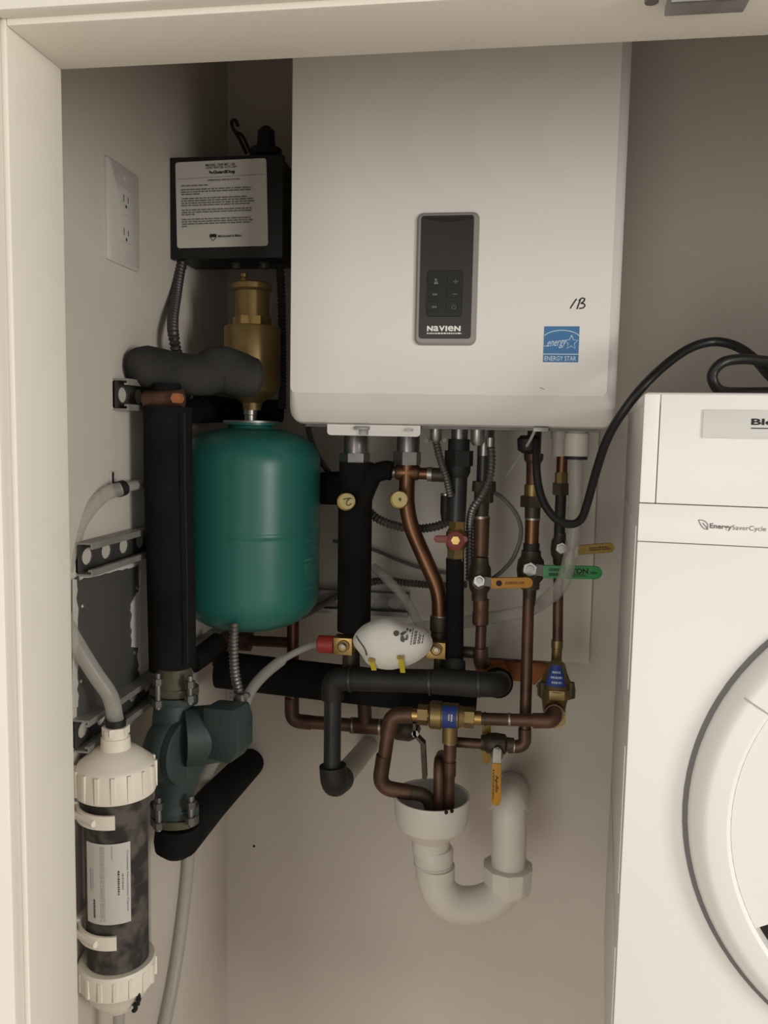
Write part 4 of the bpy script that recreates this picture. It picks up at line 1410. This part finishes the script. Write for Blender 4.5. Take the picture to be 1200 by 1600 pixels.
obj('solder_ring', vt(703, HY, [(1157, 11), (1161, 11)], 18), 'solder', vp)
obj('coupling', vt(703, HY, [(1190, 9.5), (1212, 9.5)], 18), 'copper_old', vp)
tag(obj('copper_pipe', MB().tube(fillet(P((686, 1278, HY + .006), (686, 1190, HY + .006), (690, 1180, HY + .10)), .03, 10), S(9, q[0]), 18), 'copper_old'),
    'short hooked copper tube rising out of the drain beside the straight tube', 'pipe')
hv = thing('ball_valve', 'dark ball valve with a bent bare metal lever, left of the backflow preventer', 'valve', W(630, 1145, HY + .07))
obj('body', ht(1137, HY + .09, [(600, 13), (612, 14), (620, 19), (640, 20), (652, 14)], 20), 'bronze_dark', hv)
lev = P((648, 1128, HY + .03), (648.5, 1146, HY + .03), (661, 1160, HY + .03), (664, 1214, HY + .03))
mb = MB()
k = S(1, lev[0])
lp = []
for i, p in enumerate(lev):
    w_ = (2.2, 2.4, 3.6, 3.4)[i] * k
    lp.append([p + XV * -w_ + YV * -.008, p + XV * w_ + YV * -.008, p + XV * w_ + YV * .008, p + XV * -w_ + YV * .008])
obj('bent_lever', mb.loft(lp), 'bronze_dark', hv, smooth=0)
obj('lever_nut', ft(652, 1137, [(HY + .05, .006), (HY + .022, .006)], 6), 'nickel', hv, smooth=0)

# ------------------------------------------------------------------ white drain: funnel and trap
UY = 1.215
dr = thing('drain_trap', 'white plastic drain funnel with a curved trap on the rear wall', 'drain', W(735, 1445, UY))
obj('funnel', vt(674, UY, [(1243, 55), (1241, 57), (1241, 59), (1244, 59.5), (1275, 57), (1286, 54), (1291, 49), (1303, 35), (1309, 30), (1330, 29)], 48, cap0=False, cap1=False), 'pvc_white', dr, smooth=20)
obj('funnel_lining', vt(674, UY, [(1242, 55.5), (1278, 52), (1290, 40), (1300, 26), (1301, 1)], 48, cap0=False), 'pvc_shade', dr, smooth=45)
obj('joint', vt(677, UY, [(1322, 28.5), (1326, 31), (1347, 30.5), (1350, 28)], 32), 'pvc_white', dr)
obj('joint_line', vt(677, UY, [(1346, 31.2), (1349, 31)], 32), 'pvc_shade', dr)
q = P((678, 1340, UY), (680, 1372, UY), (690, 1397, UY), (712, 1412, UY + .010), (742, 1414, UY + .022), (770, 1404, UY + .034), (788, 1384, UY + .043), (794, 1360, UY + .047))
obj('trap_bend', MB().tube(catmull(q, 6), S(28.5, q[0]), 28), 'pvc_white', dr)
obj('trap_collar', vt(680, UY, [(1351, 30.5), (1371, 30.5)], 32), 'pvc_white', dr)
obj('slip_nut', vt(793, UY + .047, [(1350, 33), (1351, 39.5), (1382, 38), (1392, 34)], 10), 'pvc_white', dr, bevel=.0015)
tp = MB().tube(fillet(P((794, 1368, UY + .047), (796, 1245, UY + .047), (800, 1235, YW - .002)), .045, 10), S(27.6, q[0]), 28)
obj('riser_elbow', tp, 'pvc_white', dr)
c = W(796, 1262, UY + .057)
dax = Vector((0, .55, .83)).normalized()
obj('elbow_rim', MB().turn([(c - dax * .003, S(30, c)), (c + dax * .004, S(30, c))], 28), 'pvc_white', dr)
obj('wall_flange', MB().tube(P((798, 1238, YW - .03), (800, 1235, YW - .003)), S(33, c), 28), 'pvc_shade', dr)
for a_, b_ in ((687, 1271), (697, 1269), (682, 1272), (706, 1267)):
    p = W(a_, b_ + 1, UY - .054)
    obj('corrosion_spot', MB().turn([(p + YV * .002, .003), (p - YV * .0008, .0024)], 7), 'hole_dark', dr)

# ------------------------------------------------------------------ orange firestop foam round the wall penetrations
ff = thing('firestop_foam', 'orange sealing foam smeared on the rear wall behind the long copper pipe', 'sealant', W(800, 1070, YW - .01))
rnd = random.Random(9)
for pts_ in (((742, 1040), (760, 1030), (786, 1030), (800, 1045), (790, 1062), (760, 1066), (745, 1056)), ((785, 1032), (815, 1033), (852, 1036), (866, 1044), (848, 1058), (836, 1070), (815, 1064), (797, 1062))):
    lo = []
    for s_, y_ in ((1.0, YW - .0005), (.98, YW - .016), (.8, YW - .021), (.4, YW - .023)):
        cx_, cy_ = sum(p_[0] for p_ in pts_) / len(pts_), sum(p_[1] for p_ in pts_) / len(pts_)
        lo.append([W(cx_ + (p_[0] - cx_) * s_ + rnd.uniform(-1, 1), cy_ + (p_[1] - cy_) * s_ + rnd.uniform(-1, 1), y_) for p_ in pts_])
    obj('foam_patch', MB().loft(lo), 'foam_orange', ff, smooth=60)

# ------------------------------------------------------------------ clear tubes
ct = thing('clear_hose', 'clear condensate tube curving from the boiler underside behind the green lever', 'hose', W(905, 720, 1.17))
obj('trap_cap', vt(901, 1.19, [(664, 16), (676, 16), (677, 19), (712, 19), (714, 16)], 24), 'pvc_shade', ct)
obj('black_clamp', vt(900, 1.19, [(711, 17.5), (718, 17.5)], 20), 'rubber_black', ct)
q = P((900, 716, 1.19), (899, 790, 1.19), (893, 860, 1.19), (878, 912, 1.195), (856, 935, 1.215), (838, 948, 1.305), (815, 957, 1.315), (770, 965, 1.325), (725, 972, 1.33), (680, 978, 1.33), (640, 983, 1.33))
obj('tubing', MB().tube(catmull(q, 7), S(11.5, q[0]), 16), 'vinyl_thin', ct)
q = P((583, 886, 1.28), (608, 908, 1.26), (635, 940, 1.25), (660, 985, 1.22), (664, 998, 1.20))
tag(obj('clear_hose', MB().tube(catmull(q, 7), S(7, q[0]), 12), 'vinyl_thin'), 'thin clear tube slanting down behind the white respirator', 'hose')
q = P((503, 1006, 1.21), (480, 1011, 1.21), (440, 1032, 1.20), (405, 1062, 1.19), (385, 1092, 1.19), (370, 1130, 1.2), (340, 1180, 1.24), (315, 1230, 1.25), (300, 1290, 1.25), (293, 1370, 1.25), (284, 1450, 1.25), (272, 1530, 1.25), (256, 1610, 1.25), (235, 1700, 1.25), (225, 1800, 1.25))
q = [p_ if p_.x > XL + .013 else CAM + (p_ - CAM) * ((XL + .013) / p_.x) for p_ in q]
tag(obj('clear_hose', MB().tube(catmull(q, 7), [S(5.5, q[0])] * 14 + [S(8.5, q[0])] * 14 + [S(9.5, q[0])] * 71, 16), 'vinyl_milky'),
    'milky drain hose from the red cap past the pump down the left corner', 'hose')

# ------------------------------------------------------------------ armored and thin wires under the boiler
bc_ = thing('armored_cable', 'grey armored cable curving from the boiler past the red lever, left strand', 'cable', W(680, 700, 1.2))
obj('connector', vt(681, 1.19, [(668, 9), (686, 9), (690, 6)], 16), 'steel', bc_)
for s_ in (-1, 1):
    p = W(681 + 14 * s_, 688, 1.185)
    obj('screw', MB().turn([(p + YV * .008, .0035), (p - YV * .003, .0035)], 8), 'galv_dark', bc_)
obj('conduit', flex([(681, 690, 1.19), (688, 718, 1.19), (697, 745, 1.195), (704, 775, 1.205)], 5.6, .0045), 'armor', bc_)
bd_ = thing('armored_cable', 'grey armored cable looping from the boiler around the brown union nut', 'cable', W(765, 700, 1.2))
obj('connector', vt(746, 1.20, [(668, 11), (690, 11), (696, 7)], 16), 'steel', bd_)
obj('clamp', vt(766, 1.20, [(684, 7), (698, 7)], 12), 'steel', bd_)
obj('conduit', flex([(766, 694, 1.205), (768, 715, 1.205), (765, 745, 1.21), (752, 775, 1.212), (739, 795, 1.222), (734, 822, 1.243), (733.5, 865, 1.25), (733.5, 908, 1.252)], 6.0, .0055), 'armor', bd_)
be_ = thing('armored_cable', 'dark armored cable sagging between the black riser and the red valve', 'cable', W(640, 835, 1.26))
obj('conduit', flex([(560, 780, 1.27), (584, 806, 1.27), (610, 819, 1.27), (645, 826, 1.275), (680, 823, 1.275), (704, 812, 1.275), (716, 800, 1.28)], 6.6, .0055), 'armor', be_)
obj('connector', vt(697, 1.265, [(772, 8), (776, 9), (800, 9), (812, 7)], 14), 'rubber_black', be_)
obj('connector_ring', vt(697, 1.265, [(771, 9), (774, 9)], 14), 'steel', be_)
tag(obj('armored_cable', flex([(480, 655, 1.3), (484, 680, 1.3), (495, 710, 1.3), (514, 738, 1.3), (525, 750, 1.3)], 4.6, .0045), 'armor'),
    'thin armored cable at the lower left corner of the boiler', 'cable')
tag(obj('armored_cable', flex([(440, 975, 1.38), (480, 958, 1.38), (515, 938, 1.39), (560, 915, 1.40), (600, 907, 1.40), (640, 911, 1.40), (690, 915, 1.40), (730, 913, 1.40)], 5.6, .006), 'armor'),
    'armored cable running level behind the copper bend just above the rear channel', 'cable')
q = P((762, 765, 1.30), (785, 778, 1.31), (808, 806, 1.31), (814, 836, 1.31), (803, 870, 1.31), (785, 892, 1.32), (768, 905, 1.33))
tag(obj('thin_wire', MB().tube(catmull(q, 8), S(3.4, q[0]), 8), 'wire_grey'), 'thin grey wire bowed between the union nut and the yellow lever', 'wire')
q = P((520, 845, 1.44), (580, 858, 1.44), (620, 874, 1.44), (660, 888, 1.44), (720, 900, 1.44))
tag(obj('thin_wire', MB().tube(catmull(q, 6), S(2.8, q[0]), 8), 'wire_grey'), 'thin grey wire slanting behind the black riser and copper bend', 'wire')
q = P((836, 672, 1.17), (826, 692, 1.18), (806, 722, 1.23), (790, 745, 1.28))
tag(obj('thin_wire', MB().tube(catmull(q, 6), S(2.4, q[0]), 8), 'wire_white'), 'pale thin wire slanting below the boiler beside the black boot', 'wire')

# ------------------------------------------------------------------ black power cord
pw = thing('power_cord', 'black power cord from the boiler underside looping over the dryer', 'cord', W(890, 822, 1.14))
obj('boot', MB().turn([(W(826, 680, 1.20), S(12, W(826, 692, 1.2))), (W(826, 686, 1.20), S(18, W(826, 692, 1.2))), (W(826, 703, 1.20), S(17, W(826, 692, 1.2))), (W(826, 708, 1.20), S(10, W(826, 692, 1.2)))], 20), 'rubber_black', pw)
q = P((838, 690, 1.17), (838, 722, 1.15), (841, 757, 1.14), (851, 788, 1.13), (869, 811, 1.12), (892, 819, 1.11), (908, 811, 1.10), (918, 785, 1.08), (932, 735, 1.05), (950, 683, 1.02), (976, 640, 1.0), (1010, 598, 1.0), (1050, 562, 1.02), (1085, 541, 1.04), (1118, 534, 1.05), (1150, 541, 1.04), (1178, 560, 1.02), (1205, 590, 1.0), (1235, 612, .98), (1290, 600, .99), (1290, 570, 1.0), (1240, 562, .97), (1200, 564, .95), (1160, 561, .93), (1130, 566, .92), (1114, 582, .92), (1115, 598, .92), (1128, 611, .93), (1160, 613, .96), (1240, 612, 1.0), (1320, 612, 1.05))
k1 = S(6.6, W(890, 800, 1.1))
obj('cord', MB().tube(catmull(q, 7), k1, 12), 'cable_black', pw)

# ------------------------------------------------------------------ white respirator
rs_ = thing('respirator_mask', 'white cup respirator with black print lying among the pipes', 'respirator', W(612, 1046, 1.17))
out = [(553, 1002), (557, 990), (566, 980), (578, 973), (592, 968), (606, 966.5), (618, 970), (632, 976), (648, 979), (662, 985), (671, 994), (674, 1004), (670, 1016), (660, 1026), (646, 1035), (630, 1041), (612, 1045), (596, 1044), (582, 1040), (573, 1034), (567, 1024), (559, 1014)]
rim = []
for i in range(len(out)):
    a_, b_, c_, d_ = (Vector((*out[(i + j) % len(out)], 0)) for j in (-1, 0, 1, 2))
    for t in (0, .5):
        p = .5 * ((2 * b_) + (c_ - a_) * t + (2 * a_ - 5 * b_ + 4 * c_ - d_) * t * t + (3 * b_ - a_ - 3 * c_ + d_) * t ** 3)
        rim.append((p.x, p.y))
MCX, MCY = 612, 1004


def mask_Y(s_):
    return 1.166 - .034 * (1 - s_ ** 2.6) ** .55


def mask_scale(px, py):
    dx, dy = px - MCX, py - MCY
    best = 0
    for i in range(len(rim)):
        (x0_, y0_), (x1_, y1_) = rim[i], rim[(i + 1) % len(rim)]
        ex, ey = x1_ - x0_, y1_ - y0_
        # solve MC + t*(dx,dy) on edge
        det = dx * (-ey) - dy * (-ex)
        if abs(det) < 1e-9:
            continue
        rx, ry = x0_ - MCX, y0_ - MCY
        t = (rx * (-ey) - ry * (-ex)) / det
        u = (dx * ry - dy * rx) / det
        if t > 0 and -.001 <= u <= 1.001:
            return min(1, 1 / t)
    return 0


def on_mask(px, py, off=.0008):
    p = W(px, py, mask_Y(mask_scale(px, py)))
    return p - YV * off


loops = []
for s_, y_ in ((1.02, 1.170), (1.035, 1.168), (1.02, 1.1655)):
    loops.append([W(MCX + (x_ - MCX) * s_, MCY + (y__ - MCY) * s_, y_) for x_, y__ in rim])
for s_ in (.985, .96, .92, .87, .8, .7, .58, .44, .3, .15, .03):
    wob = .0012 * (s_ < .93)
    loops.append([W(MCX + (x_ - MCX) * s_, MCY + (y__ - MCY) * s_, mask_Y(s_) + wob * s_ * math.sin((MCX + (x_ - MCX) * s_) * .16)) for x_, y__ in rim])
obj('cup', MB().loft(loops), 'mask_white', rs_, smooth=60)
mb = MB()
band = [(558, 994), (563, 1005), (569, 1014), (572, 1024)]
for a_, b_ in zip(band, band[1:]):
    pass
lo = []
for (x_, y_) in [(556, 993), (560, 1001), (566, 1009), (570, 1016), (572, 1024)]:
    p = on_mask(x_ + 1.5, y_, .0016)
    lo.append([p - XV * .0014, p + XV * .0014, p + XV * .0014 + YV * .0012, p - XV * .0014 + YV * .0012])
obj('strap', mb.loft(lo), 'print_grey', rs_, smooth=0)


def mpatch(pts_):
    return MB().add([on_mask(a_, b_, .0022) for a_, b_ in pts_], [list(range(len(pts_)))])


obj('emblem', MB().add([on_mask(619.5 + 4.6 * math.cos(R(t)), 989 + 4.6 * math.sin(R(t)), .0022) for t in range(0, 360, 30)], [list(range(12))])
    .add([on_mask(a_, b_, .0022) for a_, b_ in ((625, 990), (630, 986), (636.5, 985.5), (634, 989), (628, 993))], [[0, 1, 2, 3, 4]])
    .add([on_mask(a_, b_, .0022) for a_, b_ in ((626, 994), (630, 992), (633, 999), (631, 1003.5), (626, 1001))], [[0, 1, 2, 3, 4]])
    .add([on_mask(a_, b_, .0022) for a_, b_ in ((635, 991), (638, 992), (637, 999), (634, 1000), (632, 997), (635, 996))], [[0, 1, 2, 3, 4, 5]]), 'print_grey', rs_, smooth=0)
mb = MB()
rnd = random.Random(3)
for col_ in range(6):
    x_, y_ = 641 + col_ * 3.4 + (col_ % 2), 1007 - col_ * .5
    L_ = (26, 28, 27, 26, 22, 16)[col_]
    v_ = 0
    while v_ < L_:
        d_ = rnd.uniform(2.0, 4.5)
        xa, ya = x_ + v_ * .16 , y_ - v_
        xb, yb = x_ + (v_ + d_) * .16, y_ - v_ - d_
        if mask_scale(xb + 2, yb) < .96:
            mb.add([on_mask(xa, ya, .002), on_mask(xa + 1.6, ya, .002), on_mask(xb + 1.6, yb, .002), on_mask(xb, yb, .002)], [[0, 1, 2, 3]])
        v_ += d_ + 1.0
for i in range(5):
    x_, y_ = 622 + i * 4.6, 974.5 + i * 1.9
    if mask_scale(x_ + 3, y_ - 1) < .97:
        mb.add([on_mask(x_, y_, .002), on_mask(x_ + 2.8, y_ + 1, .002), on_mask(x_ + 2.2, y_ + 5, .002), on_mask(x_ - .6, y_ + 4, .002)], [[0, 1, 2, 3]])
obj('printed_notes', mb, 'print_grey', rs_, smooth=0)
for x_, ya, yb in ((583.5, 1029, 1047), (628.5, 1025, 1050.5)):
    p, q_ = on_mask(x_ - 2, ya + 1, .004), W(x_ + 1, yb, 1.155)
    cp = obj('strap_clip', bar(p, q_, S(8, p), .0016, YV, False), 'clip_yellow', rs_)
    obj('clip_staple', MB().box(p - YV * .0006, XV * S(5.5, p), YV * .0012, ZV * S(2.6, p)), 'handle_ochre', cp)

# ------------------------------------------------------------------ closet door bracket on the header
p0, p1 = WZ(1036, 17, HZ), WZ(1156, 14, HZ)
br = thing('door_bracket', 'grey metal door bracket under the header at top right', 'bracket', Vector(((p0.x + p1.x) / 2, p0.y, HZ - .006)))
yb_ = p0.y - .018
obj('channel', MB().abox(p0.x, p1.x, yb_ - .012, p0.y - .006, HZ - .0065, HZ - .0003), 'galv_lit', br, bevel=.0006)
obj('front_lip', MB().abox(p0.x, p1.x - .002, yb_ - .0145, yb_ - .012, HZ - .010, HZ - .0003), 'steel', br, bevel=.0004)
p2 = WZ(1015, 1, HZ)
obj('pivot', MB().turn([(Vector((p2.x, p2.y - .01, HZ - .0003)), .005), (Vector((p2.x, p2.y - .01, HZ - .006)), .0045)], 14), 'nickel', br)

# fly speck left on the rear wall
p = W(397, 1322, YW)
tag(obj('wall_nail', MB().turn([(Vector((p.x, YW - .0002, p.z)), .0024), (Vector((p.x, YW - .002, p.z)), .0018)], 8), 'hole_dark'), 'tiny dark nail head on the rear wall right of the slanting foam pipe', 'nail')
